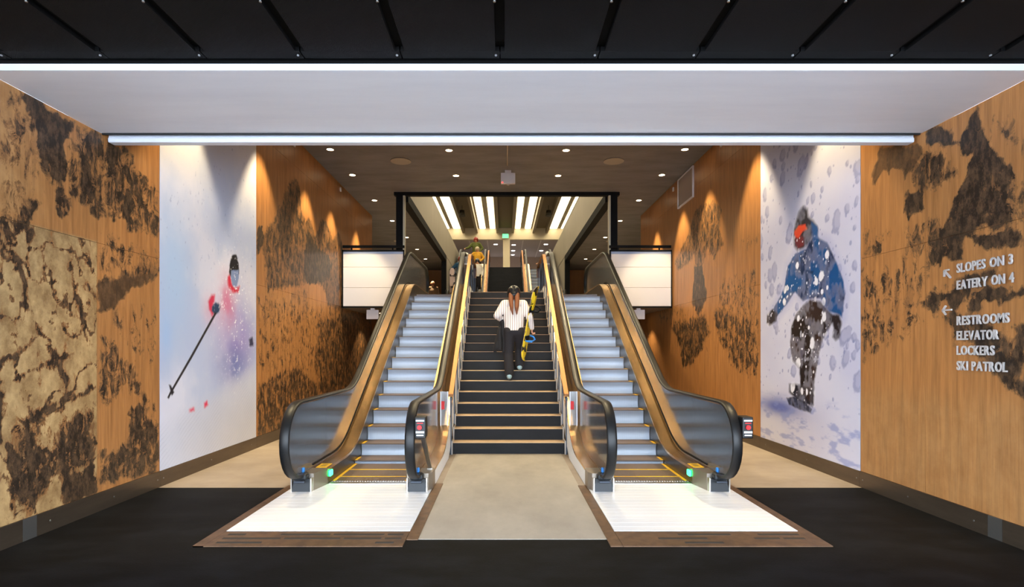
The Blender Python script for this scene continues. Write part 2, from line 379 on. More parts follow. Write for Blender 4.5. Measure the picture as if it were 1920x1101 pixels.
BOARDER={'hat':[(7.84,3.48),(7.73,3.53),(7.6,3.46),(7.59,3.36),(7.46,3.27),(7.36,3.15),(7.48,3.09),(7.54,2.99),(7.7,2.95),(7.87,2.95),(7.96,3.03),(7.97,3.19),(7.93,3.33)],'goggle':[(7.95,3.22),(7.84,3.29),(7.66,3.27),(7.62,3.2),(7.73,3.19),(7.84,3.12),(7.93,3.15)],'mask':[(7.94,3.14),(7.81,3.15),(7.67,3.09),(7.69,2.99),(7.84,2.97),(7.92,3.03)],'jacket':[(7.93,2.92),(7.65,2.93),(7.48,3.05),(7.34,3.02),(7.14,2.92),(6.96,2.67),(6.81,2.42),(6.77,2.23),(6.83,1.96),(6.89,2.0),(7.1,2.05),(7.29,2.23),(7.54,2.25),(7.73,2.24),(7.93,2.38),(8.23,2.19),(8.48,2.05),(8.69,2.11),(8.42,2.3),(8.23,2.47),(8.14,2.77)],'hood':[(7.52,3.27),(7.36,3.18),(7.34,3.02),(7.48,3.02),(7.52,3.13)],'glove_a':[(8.77,2.12),(8.59,2.19),(8.43,2.1),(8.48,2.0),(8.7,1.94),(8.79,1.99)],'glove_b':[(7.05,2.01),(6.89,2.0),(6.84,1.91),(6.88,1.7),(6.96,1.68),(7.03,1.73),(7.0,1.84)],'pants':[(7.73,2.17),(7.54,2.24),(7.29,2.19),(7.05,2.02),(6.98,1.93),(7.14,1.81),(7.24,1.71),(7.34,1.46),(7.44,1.12),(7.46,0.84),(7.78,0.98),(7.81,1.31),(8.01,1.42),(8.07,1.63),(8.04,1.87),(7.93,2.05)],'boot':[(8.1,1.08),(7.81,1.09),(7.48,1.04),(7.48,0.81),(7.81,0.85),(8.1,0.96)],'board':[(8.17,0.87),(7.96,0.91),(7.67,0.86),(7.5,0.78),(7.52,0.73),(7.78,0.74),(8.1,0.78)],'zip':[(7.8,2.89),(7.75,2.89),(7.72,2.59),(7.77,2.6)],'pocket':[(7.66,2.65),(7.45,2.61),(7.48,2.57),(7.59,2.6),(7.6,2.37),(7.65,2.38)]}
SKIER={'pole':[(7.71,2.08),(7.76,2.07),(7.14,1.46),(6.7,1.05),(6.65,0.99),(6.62,1.01),(6.67,1.07),(7.1,1.48)],'basket':[(6.65,1.16),(6.69,1.15),(6.76,1.06),(6.71,1.02)],'helmet':[(8.13,2.83),(8.21,2.95),(8.32,2.97),(8.4,2.87),(8.42,2.71),(8.37,2.63),(8.17,2.6),(8.11,2.69)],'goggles':[(8.16,2.71),(8.4,2.76),(8.4,2.63),(8.34,2.5),(8.22,2.5),(8.16,2.58)],'collar':[(8.06,2.6),(8.14,2.67),(8.17,2.54),(8.27,2.47),(8.44,2.52),(8.39,2.41),(8.21,2.4),(8.08,2.47)],'sleeve':[(7.54,2.22),(7.62,2.31),(7.72,2.33),(7.69,2.22),(7.64,2.12),(7.69,2.05),(7.64,2.02),(7.55,2.1)],'glove':[(7.64,2.16),(7.73,2.22),(7.85,2.19),(7.84,2.1),(7.72,2.05),(7.62,2.09)],'glove_far':[(8.74,1.73),(8.87,1.77),(8.9,1.63),(8.76,1.62)],'boot_a':[(7.08,0.82),(7.18,0.84),(7.2,0.79),(7.1,0.78)],'boot_b':[(7.43,0.87),(7.51,0.89),(7.53,0.83),(7.44,0.8)]}
# ------------------------------------------------------------------ numpy painting
RS = np.random.RandomState(3)
def vnoise(u, v, seed):
    r = np.random.RandomState(seed).rand(64, 64)
    iu = np.floor(u).astype(int); iv = np.floor(v).astype(int); fu = u-iu; fv = v-iv
    fu = fu*fu*(3-2*fu); fv = fv*fv*(3-2*fv); a = iu % 64; b = iv % 64; a1 = (a+1) % 64; b1 = (b+1) % 64
    return (r[a,b]*(1-fu)+r[a1,b]*fu)*(1-fv)+(r[a,b1]*(1-fu)+r[a1,b1]*fu)*fv
def fbm(u, v, seed, octv=5):
    s = 0; amp = .5; tot = 0
    for k in range(octv):
        s = s+amp*vnoise(u*2**k, v*2**k, seed+k); tot += amp; amp *= .55
    return s/tot
def inside(u, v, pts):
    c = np.zeros(u.shape, bool); n = len(pts)
    for i in range(n):
        (x0,y0),(x1,y1) = pts[i], pts[(i+1) % n]
        if y0 == y1: continue
        c ^= ((y0 > v) != (y1 > v)) & (u < (x1-x0)*(v-y0)/(y1-y0)+x0)
    return c
def dist_poly(u, v, pts):
    d = np.full(u.shape, 1e9); n = len(pts)
    for i in range(n):
        (x0,y0),(x1,y1) = pts[i], pts[(i+1) % n]
        dx, dy = x1-x0, y1-y0; L2 = dx*dx+dy*dy+1e-12
        t = np.clip(((u-x0)*dx+(v-y0)*dy)/L2, 0, 1)
        d = np.minimum(d, np.hypot(u-x0-t*dx, v-y0-t*dy))
    return np.where(inside(u, v, pts), d, -d)
def soft(u, v, pts, s): return np.clip(.5+dist_poly(u, v, pts)/(2*s), 0, 1)

def paint_wall(u, v, rocks, left):
    """masks (dark, speckle, tan) at points u (along the wall) and v (height)"""
    wu = u+(fbm(u*5, v*5, 11)-.5)*.14+(fbm(u*17, v*17, 12, 3)-.5)*.07; wv = v+(fbm(u*5, v*5, 31)-.5)*.14+(fbm(u*17, v*17, 32, 3)-.5)*.07
    D = np.full(u.shape, .10); S = np.full(u.shape, .30); T = np.zeros(u.shape)
    scrub = np.clip((v-1.15)/.3, 0, 1)*np.clip((3.1-v)/.5, 0, 1)*np.clip((fbm(u*2, v*2, 40)-.38)*5, 0, 1)
    if left: scrub = scrub*np.clip((u-5.5)/.1, 0, 1)
    D = D+.16*scrub; S = S+.35*scrub
    for d, s, sf, pts in rocks:
        us = [p[0] for p in pts]; vs = [p[1] for p in pts]
        if max(us) < u.min()-.3 or min(us) > u.max()+.3 or max(vs) < v.min()-.3 or min(vs) > v.max()+.3: continue
        k = soft(wu, wv, pts, sf*1.7 if s > .1 else sf)
        S0 = max(s, .5) if s > .1 else s
        D = D*(1-k)+d*k; S = S*(1-k)+S0*k
        S = np.maximum(S, .75*4*k*(1-k)*(s > .1))
    if left:
        tan = np.clip((5.485-u)/.01, 0, 1)*np.clip((2.63-v)/.02, 0, 1)
        T = np.maximum(T, tan); S = S+.42*tan*(S < .6); D = D+.10*tan
        up = np.clip((5.0-u)/.6, 0, 1)*np.clip((v-2.6)/.1, 0, 1)
        T = np.maximum(T, .45*up)
        slant = (u*.8+v*.6)
        r1 = np.abs(fbm(u*2.2+v*.9, v*1.7-u*.5, 77)-.5); r2 = np.abs(fbm(u*4.1, v*3.0+u, 57)-.5)
        lowk = np.clip((1.9-v)/1.2, .25, 1)
        D = D+tan*(np.clip((.020-r1)/.008, 0, 1)*.24+np.clip((.014-r2)/.007, 0, 1)*.2*lowk+np.clip((.06-r1)/.05, 0, 1)*.16)
        D = D+tan*np.clip((fbm(u*2.5, v*1.6, 91)-.52)*3, 0, 1)*.25*lowk
        mid = np.clip((u-9.0)/.5, 0, 1)*np.clip((2.6-v)/.05, 0, 1); T = np.maximum(T, .12*mid)
    else:
        plainlow = np.clip((1.25-v)/.25, 0, 1)*np.clip((7.0-u)/.2, 0, 1)
        S = S*(1-plainlow*.9); T = np.maximum(T, .25*plainlow)
    return D, S, T

def grid_panel(name, side, u0, u1, v0, v1, res, face, layer, colours, m, parent, thick=.018, **kw):
    """flat panel on a side wall with its paint stored per vertex; its four edges are real"""
    nu = max(2, int((u1-u0)/res)); nv = max(2, int((v1-v0)/res))
    U, V = np.meshgrid(np.linspace(u0, u1, nu+1), np.linspace(v0, v1, nv+1), indexing='ij')
    co = np.stack([np.full(U.shape, face), U, V], -1).reshape(-1, 3)
    idx = np.arange((nu+1)*(nv+1)).reshape(nu+1, nv+1)
    q = np.stack([idx[:-1,:-1], idx[1:,:-1], idx[1:,1:], idx[:-1,1:]], -1).reshape(-1, 4)
    if side < 0: pass
    else: q = q[:, ::-1]
    back = face+side*thick
    n0 = len(co)
    ring = [(u0,v0),(u1,v0),(u1,v1),(u0,v1)]
    extra = [(face, a, b) for a, b in ring]+[(back, a, b) for a, b in ring]
    co = np.concatenate([co, np.array(extra)])
    sideq = np.array([[n0+i, n0+(i+1) % 4, n0+4+(i+1) % 4, n0+4+i] for i in range(4)])
    if side > 0: sideq = sideq[:, ::-1]
    q = np.concatenate([q, sideq])
    me = bpy.data.meshes.new(name)
    me.vertices.add(len(co)); me.vertices.foreach_set('co', co.astype(np.float32).ravel())
    me.loops.add(q.size); me.loops.foreach_set('vertex_index', q.astype(np.int32).ravel())
    me.polygons.add(len(q)); me.polygons.foreach_set('loop_start', np.arange(0, q.size, 4, dtype=np.int32))
    me.update(calc_edges=True); me.validate()
    c3 = colours(U, V)
    rgba = np.ones((len(co), 4), np.float32); rgba[:n0,:3] = np.stack(c3, -1).reshape(-1, 3)
    rgba[n0:,:3] = rgba[:n0,:3].mean(0)
    a = me.color_attributes.new(layer, 'FLOAT_COLOR', 'POINT'); a.data.foreach_set('color', rgba.ravel())
    me.materials.append(MATS[m])
    o = bpy.data.objects.new(name, me); COL.objects.link(o)
    if parent is not None: o.parent = parent
    return tag(o, **kw)

# ------------------------------------------------------------------ floors
b = MB(); b.box(-9, 9, -4, 6.43, -.2, 0, 'dark_floor'); struct('floor', b)
b = MB(); b.box(-4.1, 4.1, 6.43, 20, -.2, 0, 'floor_concrete'); struct('floor_hall', b)
b = MB(); b.box(-60, 60, -80, -4, -.3, -.02, 'snow_ground'); struct('ground_snow', b)
b = MB(); b.box(-.79, .79, 4.68, 8.5, 0, .004, 'pale_concrete'); struct('floor_walkway', b)

# ------------------------------------------------------------------ side walls
WX = 4.015
cols_a = [2.0, 3.04, 4.26, 5.48, 6.475]
cols_l = [9.0, 10.2, 11.4, 12.6, 13.8, 15.0, 16.2, 16.9]
cols_r = [9.0, 9.68, 10.9, 12.1, 13.3, 14.5, 15.7, 16.9]
for side, name, rocks, cols_b in ((-1, 'wall_left', ROCK_LEFT, cols_l), (1, 'wall_right', ROCK_RIGHT, cols_r)):
    b = MB()
    f = side*(WX+.02)
    b.box(min(f, f+side*.25), max(f, f+side*.25), 2.0, 5.45, 0, 3.69, 'wood_plain'); b.box(min(f, f+side*.25), max(f, f+side*.25), 5.45, 16.9, 0, 5.56, 'wood_plain')
    wall = struct(name, b)
    J = .004
    def paint(U, V, rocks=rocks, side=side): return paint_wall(U, V, rocks, side < 0)
    for ca in (cols_a, cols_b):
        for i in range(len(ca)-1):
            y0, y1 = ca[i], ca[i+1]
            rows = [.18, 2.61, 3.69] if y1 <= 5.5 else [.18, 2.61, 5.04, 5.56]
            for z0, z1 in zip(rows[:-1], rows[1:]):
                res = .015 if y1 < 6.6 and y0 > 4 else .032
                if y1 < 3.5: res = .06
                grid_panel('panel', side, y0+J/2, y1-J/2, z0+J/2, z1-J/2, res, side*WX, 'mask', paint, 'wood_print', wall)
    # bronze kick plate in lengths
    bb = MB(); bb.box(min(side*WX, side*(WX-.012)), max(side*WX, side*(WX-.012)), 2.0, 4.62, 0, .18, 'base_bronze')
    base = bb.build('baseboard_left' if side < 0 else 'baseboard_right', kind='structure')
    for y0, y1, m in ((4.622, 4.76, 'base_patch'), (4.762, 6.473, 'base_bronze'), (6.477, 9.0, 'base_bronze'), (9.003, 12.5, 'base_bronze'), (12.503, 16.9, 'base_bronze')):
        sbox('kick_plate', (min(side*WX, side*(WX-.012)), max(side*WX, side*(WX-.012)), y0, y1, 0, .18), m, base)
    for y in (4.9, 5.7, 6.42, 6.53, 7.6, 8.8):
        b = MB(); b.cyl((side*(WX-.012), y, .09), .008, -side*.004, 'bolt_steel', 10, axis='x'); b.build('screw', base)

# ------------------------------------------------------------------ photo murals
def mixc(c, k, rgb):
    col = s2l(rgb); return [a*(1-k)+col[i]*k for i, a in enumerate(c)]
def paint_skier(U, V):
    n1 = fbm(U*1.6, V*1.2, 5); n2 = fbm(U*4, V*4, 15)
    c = [np.full(U.shape, x) for x in s2l((194,203,227))]
    c = mixc(c, np.clip((n1-.42)*4, 0, 1)*.8, (222,222,236)); c = mixc(c, np.clip((.46-n1)*5, 0, 1)*.6, (182,194,226))
    blue = np.exp(-(((U-6.75)/.35)**2+((V-2.45)/.75)**2)); c = mixc(c, blue*.75, (176,204,236))
    blue = np.exp(-(((U-6.6)/.12)**2+((V-1.75)/.28)**2)); c = mixc(c, blue*.8, (166,196,236))
    hi = np.clip((V-3.3)/1.2, 0, 1); c = mixc(c, hi*.6, (226,224,232))
    haze = np.exp(-(((U-8.35)/.55)**2+((V-1.75)/.55)**2))*np.clip(.3+1.4*fbm(U*3, V*2.2, 45), 0, 1); c = mixc(c, haze*.95, (158,142,204))
    haze = np.exp(-(((U-8.2)/.45)**2+((V-1.35)/.28)**2))*np.clip(-.2+1.9*fbm(U*3.5, V*3.5, 46), 0, 1); c = mixc(c, np.clip(haze, 0, 1)*.85, (104,116,178))
    haze = np.exp(-(((U-8.05)/.26)**2+((V-2.25)/.35)**2))*np.clip(-.25+2*fbm(U*4, V*3, 48), 0, 1); c = mixc(c, np.clip(haze, 0, 1)*.8, (206,96,136))
    haze = np.exp(-(((U-7.55)/.16)**2+((V-2.1)/.2)**2))*.35; c = mixc(c, haze, (214,120,150))
    gnd = np.clip((1.05-V+(U-7.6)*.25)/.25, 0, 1); c = mixc(c, gnd*.8, (206,210,226))
    lines = np.clip(np.sin((U*.75-V*1.15)*95+n2*6)-.8, 0, 1)*5*gnd*np.clip((n2-.3)*3, 0, 1); c = mixc(c, np.clip(lines, 0, 1)*.35, (150,154,178))
    specks = np.clip((fbm(U*26, V*15, 60, 3)-.76)*12, 0, 1)*np.clip((V-1.8)/1, 0, 1); c = mixc(c, specks*.55, (140,152,190))
    jit = (fbm(U*18, V*18, 70, 3)-.5)*.035; u = U+jit; v = V+jit
    E = SKIER
    for key, rgb, sft in (('collar',(206,40,70),.02),('sleeve',(208,50,84),.025),('helmet',(26,26,34),.012),('goggles',(128,146,186),.012),('glove',(34,62,96),.014),('glove_far',(60,62,92),.02),('boot_a',(222,80,110),.02),('boot_b',(222,60,90),.02)):
        c = mixc(c, soft(u, v, E[key], sft), rgb)
    c = mixc(c, soft(U, V, E['pole'], .006), (34,34,42)); c = mixc(c, soft(U, V, E['basket'], .008), (30,30,40))
    d0, z0 = E['helmet'][0]
    fl = np.clip((fbm(U*30, V*30, 80, 3)-.70)*12, 0, 1)*np.exp(-(((U-8.3)/.5)**2+((V-2.1)/.9)**2)); c = mixc(c, np.clip(fl*1.3, 0, 1), (246,246,252))
    return c
def blobs(U, V, n, seed, u0, u1, v0, v1, r0, r1, asp=1.4, tilt=.6):
    rs = np.random.RandomState(seed); k = np.zeros(U.shape)
    wob = (fbm(U*22, V*22, seed+3, 3)-.5)*.5
    for i in range(n):
        cu, cv = rs.uniform(u0, u1), rs.uniform(v0, v1); r = r0+(r1-r0)*rs.rand()**2.2; a = tilt*(rs.rand()-.2); s = 1+(asp-1)*rs.rand()
        sel = (abs(U-cu) < r*2.2) & (abs(V-cv) < r*2.8)
        if not sel.any(): continue
        x = (U[sel]-cu)*math.cos(a)+(V[sel]-cv)*math.sin(a); y = -(U[sel]-cu)*math.sin(a)+(V[sel]-cv)*math.cos(a)
        q = np.sqrt((x/r)**2+(y/(r*s))**2)+wob[sel]
        k[sel] = np.maximum(k[sel], np.clip((1.1-q)*4, 0, 1))
    return k
def paint_boarder(U, V):
    n2 = fbm(U*4, V*4, 21)
    c = [np.full(U.shape, x) for x in s2l((206,206,225))]
    c = mixc(c, np.clip((fbm(U*1.5, V*1.5, 25)-.4)*3, 0, 1)*.6, (196,196,222))
    k = blobs(U, V, 150, 4, 6.4, 9.1, 1.2, 5.0, .012, .10, 1.7); c = mixc(c, k*.75, (138,142,182))
    k = blobs(U+.02, V-.02, 150, 4, 6.4, 9.1, 1.2, 5.0, .010, .07, 1.7); c = mixc(c, k*.5, (192,192,216))
    k = blobs(U, V, 260, 14, 6.4, 9.1, .8, 5.0, .006, .022, 1.5); c = mixc(c, k*.7, (132,138,184))
    sh = np.exp(-(((U-8.4)/.6)**2+((V-.72)/.13)**2)); c = mixc(c, np.clip(sh*1.1, 0, 1), (104,116,182))
    gnd = np.clip((.95-V)/.2, 0, 1)
    st = np.clip((fbm(U*4, V*13, 90, 4)-.5)*7, 0, 1)*gnd; c = mixc(c, st*.7, (134,146,200))
    jit = (fbm(U*16, V*16, 71, 3)-.5)*.03; u = U+jit; v = V+jit*.7
    E = BOARDER
    halo = np.clip(1+np.minimum(dist_poly(U, V, E['jacket']), 0)/.14, 0, 1)*.45; c = mixc(c, halo, (150,156,204))
    shade = np.clip(fbm(U*5, V*3.2, 33), 0, 1)
    for key, rgb, rgb2, sft in (('board',(34,34,44),(50,56,80),.012),('boot',(70,78,104),(30,30,44),.02),('pants',(28,20,24),(50,34,32),.02),('hat',(44,42,54),(26,24,32),.03),
            ('hood',(30,86,146),(20,60,110),.02),('jacket',(12,78,138),(6,40,84),.015),('glove_a',(34,30,40),(60,48,44),.02),('glove_b',(36,28,34),(26,22,28),.02),
            ('mask',(110,36,48),(70,30,40),.02),('goggle',(226,70,40),(240,140,60),.015),('zip',(14,44,84),(14,44,84),.01),('pocket',(14,50,92),(14,50,92),.01)):
        k = soft(u, v, E[key], sft)
        mixk = np.clip((shade-.4)*4, 0, 1)
        c = mixc(c, k*(1-mixk), rgb); c = mixc(c, k*mixk, rgb2)
    body = np.maximum.reduce([soft(U, V, E[q], .05) for q in ('jacket','pants','boot','glove_a','glove_b','mask')])
    k = blobs(U, V, 110, 8, 7.1, 8.85, .65, 3.2, .008, .062, 1.7)*body; c = mixc(c, k*.95, (236,236,246))
    k = blobs(U, V, 260, 18, 7.1, 8.85, .65, 3.3, .005, .018, 1.4)*body; c = mixc(c, k*.95, (230,232,244))
    fr = np.clip((fbm(U*9, V*9, 99, 4)-.72)*9, 0, 1)*body; c = mixc(c, fr*.6, (206,208,226))
    return c
grid_panel('wall_mural', -1, 6.479, 8.996, .18, 5.04, .0095, -WX+.002, 'print', paint_skier, 'photo_print', None, .019, label='tall snow photograph panel of a skier with one pole in powder', cat='mural')
grid_panel('wall_mural', 1, 6.479, 8.996, .18, 5.04, .0095, WX-.002, 'print', paint_boarder, 'photo_print', None, .019, label='tall snow photograph panel of a snowboarder in a blue jacket', cat='mural')

# ------------------------------------------------------------------ canopy, soffit, bulkhead
b = MB(); b.box(-9, 9, -2.5, 4.26, 3.80, 4.0, 'black_seam'); canopy = struct('ceiling_canopy', b)
xs = [-.1+.735*k for k in range(-9, 10)]
for i in range(len(xs)-1):
    b = MB(); x0, x1 = xs[i]+.035, xs[i+1]-.035
    b.box(x0, x1, -2.4, 4.15, 3.765, 3.80, 'black_mesh'); b.box(x0-.03, x1+.03, 4.152, 4.255, 3.765, 3.80, 'black_mesh'); b.build('panel', canopy)
for i in range(1, len(xs)-1):
    b = MB()
    for y in (4.20, 3.55, 3.02, 2.4): b.cyl((xs[i]-.03, y, 3.757), .009, .01, 'bolt_steel', 8)
    b.build('bolt', canopy)
b = MB(); b.box(-4.016, 4.016, 4.30, 5.53, 3.69, 3.73, 'white_paint'); b.box(-9, -4.27, 4.30, 5.53, 0, 5.78, 'white_paint'); b.box(4.27, 9, 4.30, 5.53, 0, 5.78, 'white_paint')
struct('ceiling_soffit', b)
b = MB(); b.box(-9, 9, 4.302, 4.33, 3.73, 4.3, 'black_seam'); struct('wall_fascia', b)
b = MB(); b.box(-9, 9, 4.285, 4.298, 3.69, 3.74, 'white_metal'); struct('trim_1', b)
b = MB(); b.box(-4.01, 4.01, 5.45, 5.80, 3.73, 5.56, 'slot_dark'); struct('wall_bulkhead', b)
t = empty('rolling_door', (0, 5.6, 3.62), label='white bottom bar of the rolled up door across the entrance', cat='rolling door')
b = MB(); b.box(-3.985, 3.985, -.02, .08, 0, .05, 'white_metal', .012); b.build('bottom_bar', t)
b = MB(); b.box(-3.985, 3.985, 0, .05, .05, .30, 'white_metal'); b.build('curtain', t)
b = MB(); b.box(-4.0, 4.0, -.075, -.065, .055, .11, 'slot_dark'); b.build('slot_shade_strip', t)  # dark strip standing in for the shade of the slot gap

# ------------------------------------------------------------------ ceilings and storey slabs
b = MB(); b.box(-4.3, 4.3, 5.80, 14.4, 5.56, 5.78, 'ceiling_concrete'); struct('ceiling', b)
b = MB(); b.box(-12, -2.58, 14.4, 33, 5.56, 5.78, 'ceiling_concrete'); struct('ceiling_left', b)
b = MB(); b.box(2.58, 12, 14.4, 33, 5.56, 5.78, 'ceiling_concrete'); struct('ceiling_right', b)
b = MB(); b.box(-12, -2.47, 13.75, 33, 2.58, 2.89, 'floor_concrete'); struct('floor_storey_left', b)
b = MB(); b.box(2.47, 12, 13.75, 33, 2.58, 2.89, 'floor_concrete'); struct('floor_storey_right', b)
b = MB(); b.box(-.86, .86, 12.99, 16.35, 2.58, 2.89, 'floor_concrete'); b.box(-2.47, 2.47, 16.35, 33, 2.58, 2.89, 'floor_concrete'); struct('floor_landing', b)
b = MB(); b.box(-12, 12, 20, 20.2, 0, 2.58, 'wood_plain'); struct('wall_back_lower', b)
b = MB(); b.box(-4.3, -4.03, 16.9, 20, 0, 2.58, 'wood_plain'); b.box(4.03, 4.3, 16.9, 20, 0, 2.58, 'wood_plain'); struct('wall_lower_sides', b)
b = MB(); b.box(-12, -2.6, 28.5, 28.7, 2.89, 5.56, 'wood_plain'); b.box(2.6, 12, 28.5, 28.7, 2.89, 5.56, 'wood_plain'); struct('wall_back_storey', b)
b = MB(); b.box(-12.2, -12, 13.75, 33, 2.58, 5.56, 'wood_plain'); b.box(12, 12.2, 13.75, 33, 2.58, 5.56, 'wood_plain'); struct('wall_far_sides', b)
b = MB(); b.box(-12, -4.3, 16.9, 17.0, 2.89, 5.56, 'wood_plain'); b.box(4.3, 12, 16.9, 17.0, 2.89, 5.56, 'wood_plain'); struct('wall_returns', b)
# header, posts and edge beams round the well
b = MB(); b.box(-2.86, 2.86, 14.32, 14.48, 5.48, 5.56, 'frame_black'); struct('beam_header', b)
for s in (-1, 1):
    e = 'left' if s < 0 else 'right'
    b = MB(); x = s*2.72; b.box(x-.085, x+.085, 14.32, 14.48, 2.89, 5.48, 'frame_black'); struct('pillar_'+e, b)
    b = MB(); x = s*2.615; b.box(x-.03, x+.03, 14.34, 14.46, 2.89, 5.48, 'cream'); struct('trim_lit_left' if s < 0 else 'trim_lit_right', b)  # pale strip painting in the lit edge of the black post
    b = MB(); x0, x1 = sorted((s*2.52, s*2.72)); b.box(x0, x1, 14.48, 24.1, 5.34, 5.56, 'frame_black'); struct('beam_'+e, b)
    b = MB(); x = s*2.64; b.box(x-.10, x+.10, 24.1, 24.35, 2.89, 5.56, 'frame_black'); struct('pillar_far_'+e, b)
    # parapet round the well, in boards
    b = MB(); x0, x1 = sorted((s*2.56, s*2.66)); b.box(x0, x1, 14.42, 33, 5.56, 6.85, 'cream'); par = struct('wall_parapet_'+e, b)
    for y0, y1 in ((14.42, 19.2), (19.21, 24.0), (24.01, 28.8), (28.81, 33)):
        x0, x1 = sorted((s*2.545, s*2.56)); sbox('panel', (x0, x1, y0, y1, 5.57, 6.85), 'beige_panel', par)
    b = MB(); x0, x1 = sorted((s*2.56, s*2.7)); b.box(x0, x1, 24.35, 33, 2.89, 5.56, 'beige_panel'); struct('wall_flight_'+e, b)
    b = MB(); x0, x1 = sorted((s*6, s*6.2)); b.box(x0, x1, 14, 41, 5.78, 9, 'cream'); struct('wall_upper_'+e, b)
# upper hall
b = MB(); b.box(-6, 6, 14, 34.6, 8.95, 9.15, 'upper_ceiling'); struct('ceiling_upper', b)
b = MB(); b.box(-6, 6, 13.8, 14.0, 5.78, 9, 'cream'); struct('wall_upper_front', b)
b = MB(); b.box(-6, 6, 34.4, 34.6, 8.26, 8.95, 'cream'); struct('wall_header', b)
b = MB(); b.box(-6, 6, 34.6, 41, 8.26, 8.4, 'far_ceiling'); fc = struct('ceiling_far', b)
for x in (-3.3, -2.2, -1.1, 1.1, 2.2, 3.3): sbox('ceiling_joint', (x-.03, x+.03, 34.7, 41, 8.245, 8.26), 'box_white', fc)
b = MB(); b.box(-6, 6, 41, 41.2, 5.78, 8.4, 'far_wall'); struct('wall_far', b)
b = MB(); b.box(-6, 6, 33, 41, 5.56, 5.78, 'floor_concrete'); b.box(-.86, .86, 29.0, 33, 5.56, 5.78, 'floor_concrete'); b.box(-2.55, -.86, 32.4, 33, 5.56, 5.78, 'floor_concrete'); b.box(.86, 2.55, 32.4, 33, 5.56, 5.78, 'floor_concrete'); struct('floor_upper', b)
b = MB(); b.box(-.13, .29, 34.4, 34.8, 5.78, 8.26, 'cream'); struct('column_far', b)

# ------------------------------------------------------------------ upper hall fittings
side_word = {-1: 'left', 1: 'right'}
for s in (-1, 1):
    for x, wd, desc in ((3.45, .12, 'narrow outermost'), (2.93, .42, 'broad outer'), (1.37, .34, 'broad inner'), (.76, .30, 'innermost')):
        t = empty('ceiling_light_strip', (s*x, 24.6, 8.95), label='%s glowing light strip of the upper ceiling, %s of the centre bay' % (desc, side_word[s]), cat='ceiling light', group='light strips of the upper hall')
        b = MB(); b.box(-wd/2, wd/2, -9.4, 9.7, -.06, -.03, 'strip_light'); b.build('diffuser', t)
        b = MB(); b.box(-wd/2-.03, wd/2+.03, -9.45, 9.75, -.03, 0, 'cream'); b.build('housing', t)
    for x, desc in ((2.52, 'outer'), (1.72, 'middle'), (.46, 'inner')):
        sbox('ceiling_baffle', (s*x-.07, s*x+.07, 15.2, 34.35, 8.62, 8.95), 'fin_grey', label='%s pale ceiling fin beside the glowing strips, %s of the centre bay' % (desc, side_word[s]), cat='ceiling fin', group='ceiling fins')
    t = empty('pendant_speaker', (s*2.22, 29, 8.62), label='dark round speaker under the upper ceiling, %s of the centre bay' % side_word[s], cat='speaker', group='dark pendant speakers')
    b = MB(); b.cyl((0,0,-.22), .17, .30, 'speaker_dark', 16, .12); b.build('speaker_body', t)
    b = MB(); b.tube([(0,0,.08),(0,0,.33)], .012, 'speaker_dark', 6); b.build('stem', t)
t = empty('exit_sign', (0.02, 34.3, 8.45), label='small green exit sign hung on the cream header above the far stairs', cat='exit sign')
b = MB(); b.box(-.21, .21, -.04, .10, -.16, .14, 'box_white', .01); b.build('sign_body', t)
b = MB(); b.box(-.18, .18, -.05, -.042, -.13, .11, 'exit_green'); b.build('sign_face', t)
for x, y, k in ((-.6, 36, 'first'), (.55, 36.2, 'second'), (.55, 38.3, 'third'), (.55, 40, 'fourth'), (2.6, 36, 'fifth'), (2.45, 38.3, 'sixth')):
    t = empty('far_downlight', (x, y, 8.26), label='%s bright downlight of the pale ceiling behind the far column' % k, cat='ceiling light', group='downlights of the far ceiling')
    b = MB(); b.cyl((0,0,-.02), .12, .02, 'far_lamp', 14); b.build('lens', t)
for x0, x1, desc in ((-1.25, -.55, 'left of the cream column'), (.8, 1.35, 'right of the cream column'), (1.75, 2.2, 'behind the right stair rails')):
    t = empty('light_box', ((x0+x1)/2, 40.9, 6.05), label='low white glowing box on the far wall, '+desc, cat='light box', group='glowing boxes on the far wall')
    h = (x1-x0)/2
    b = MB(); b.box(-h, h, -.08, .08, -.12, .16, 'far_lamp', .02); b.build('lit_face', t)
    b = MB(); b.box(-h-.03, h+.03, -.06, .10, -.27, -.12, 'frame_black'); b.build('plinth', t)

# ------------------------------------------------------------------ stairs
RISE, RUN, Y0 = .17, .28, 8.5
def make_stairs(dy, dz, label, group):
    t = empty('staircase', (0, Y0+dy, dz), label=label, cat='staircase', group=group)
    st = MB(); st.box(-.84, .84, 0, RUN+.02, 0, RISE-.005, 'stair_riser'); st.box(-.84, .84, -.004, RUN+.02, RISE-.005, RISE, 'stair_tread' if dz == 0 else 'stair_riser'); me = st.mesh('step')
    for k in range(17):
        o = bpy.data.objects.new('step', me); COL.objects.link(o); o.parent = t; o.location = (0, k*RUN, k*RISE)
    # soffit and stringers
    pts = [(-.03, -.0), (17*RUN, 17*RISE-.17), (17*RUN, 17*RISE-.45), (.45, 0)]
    for s in (-1, 1):
        b = MB(); prof = [(-.05, 0)]
        for k in range(17): prof += [(k*RUN-.05, (k+1)*RISE+.03), ((k+1)*RUN-.05, (k+1)*RISE+.03)]
        prof += [(17*RUN, 17*RISE-.3), (.6, 0)]
        b.prism_x(prof, s*.84, s*.856, 'stair_side'); b.build('stringer', t)
    return t
make_stairs(0, 0, 'dark stone staircase with pale treads between the two near escalators', 'staircases')
make_stairs(16, 2.89, 'distant dark staircase beyond the landing, under the upper hall', 'staircases')

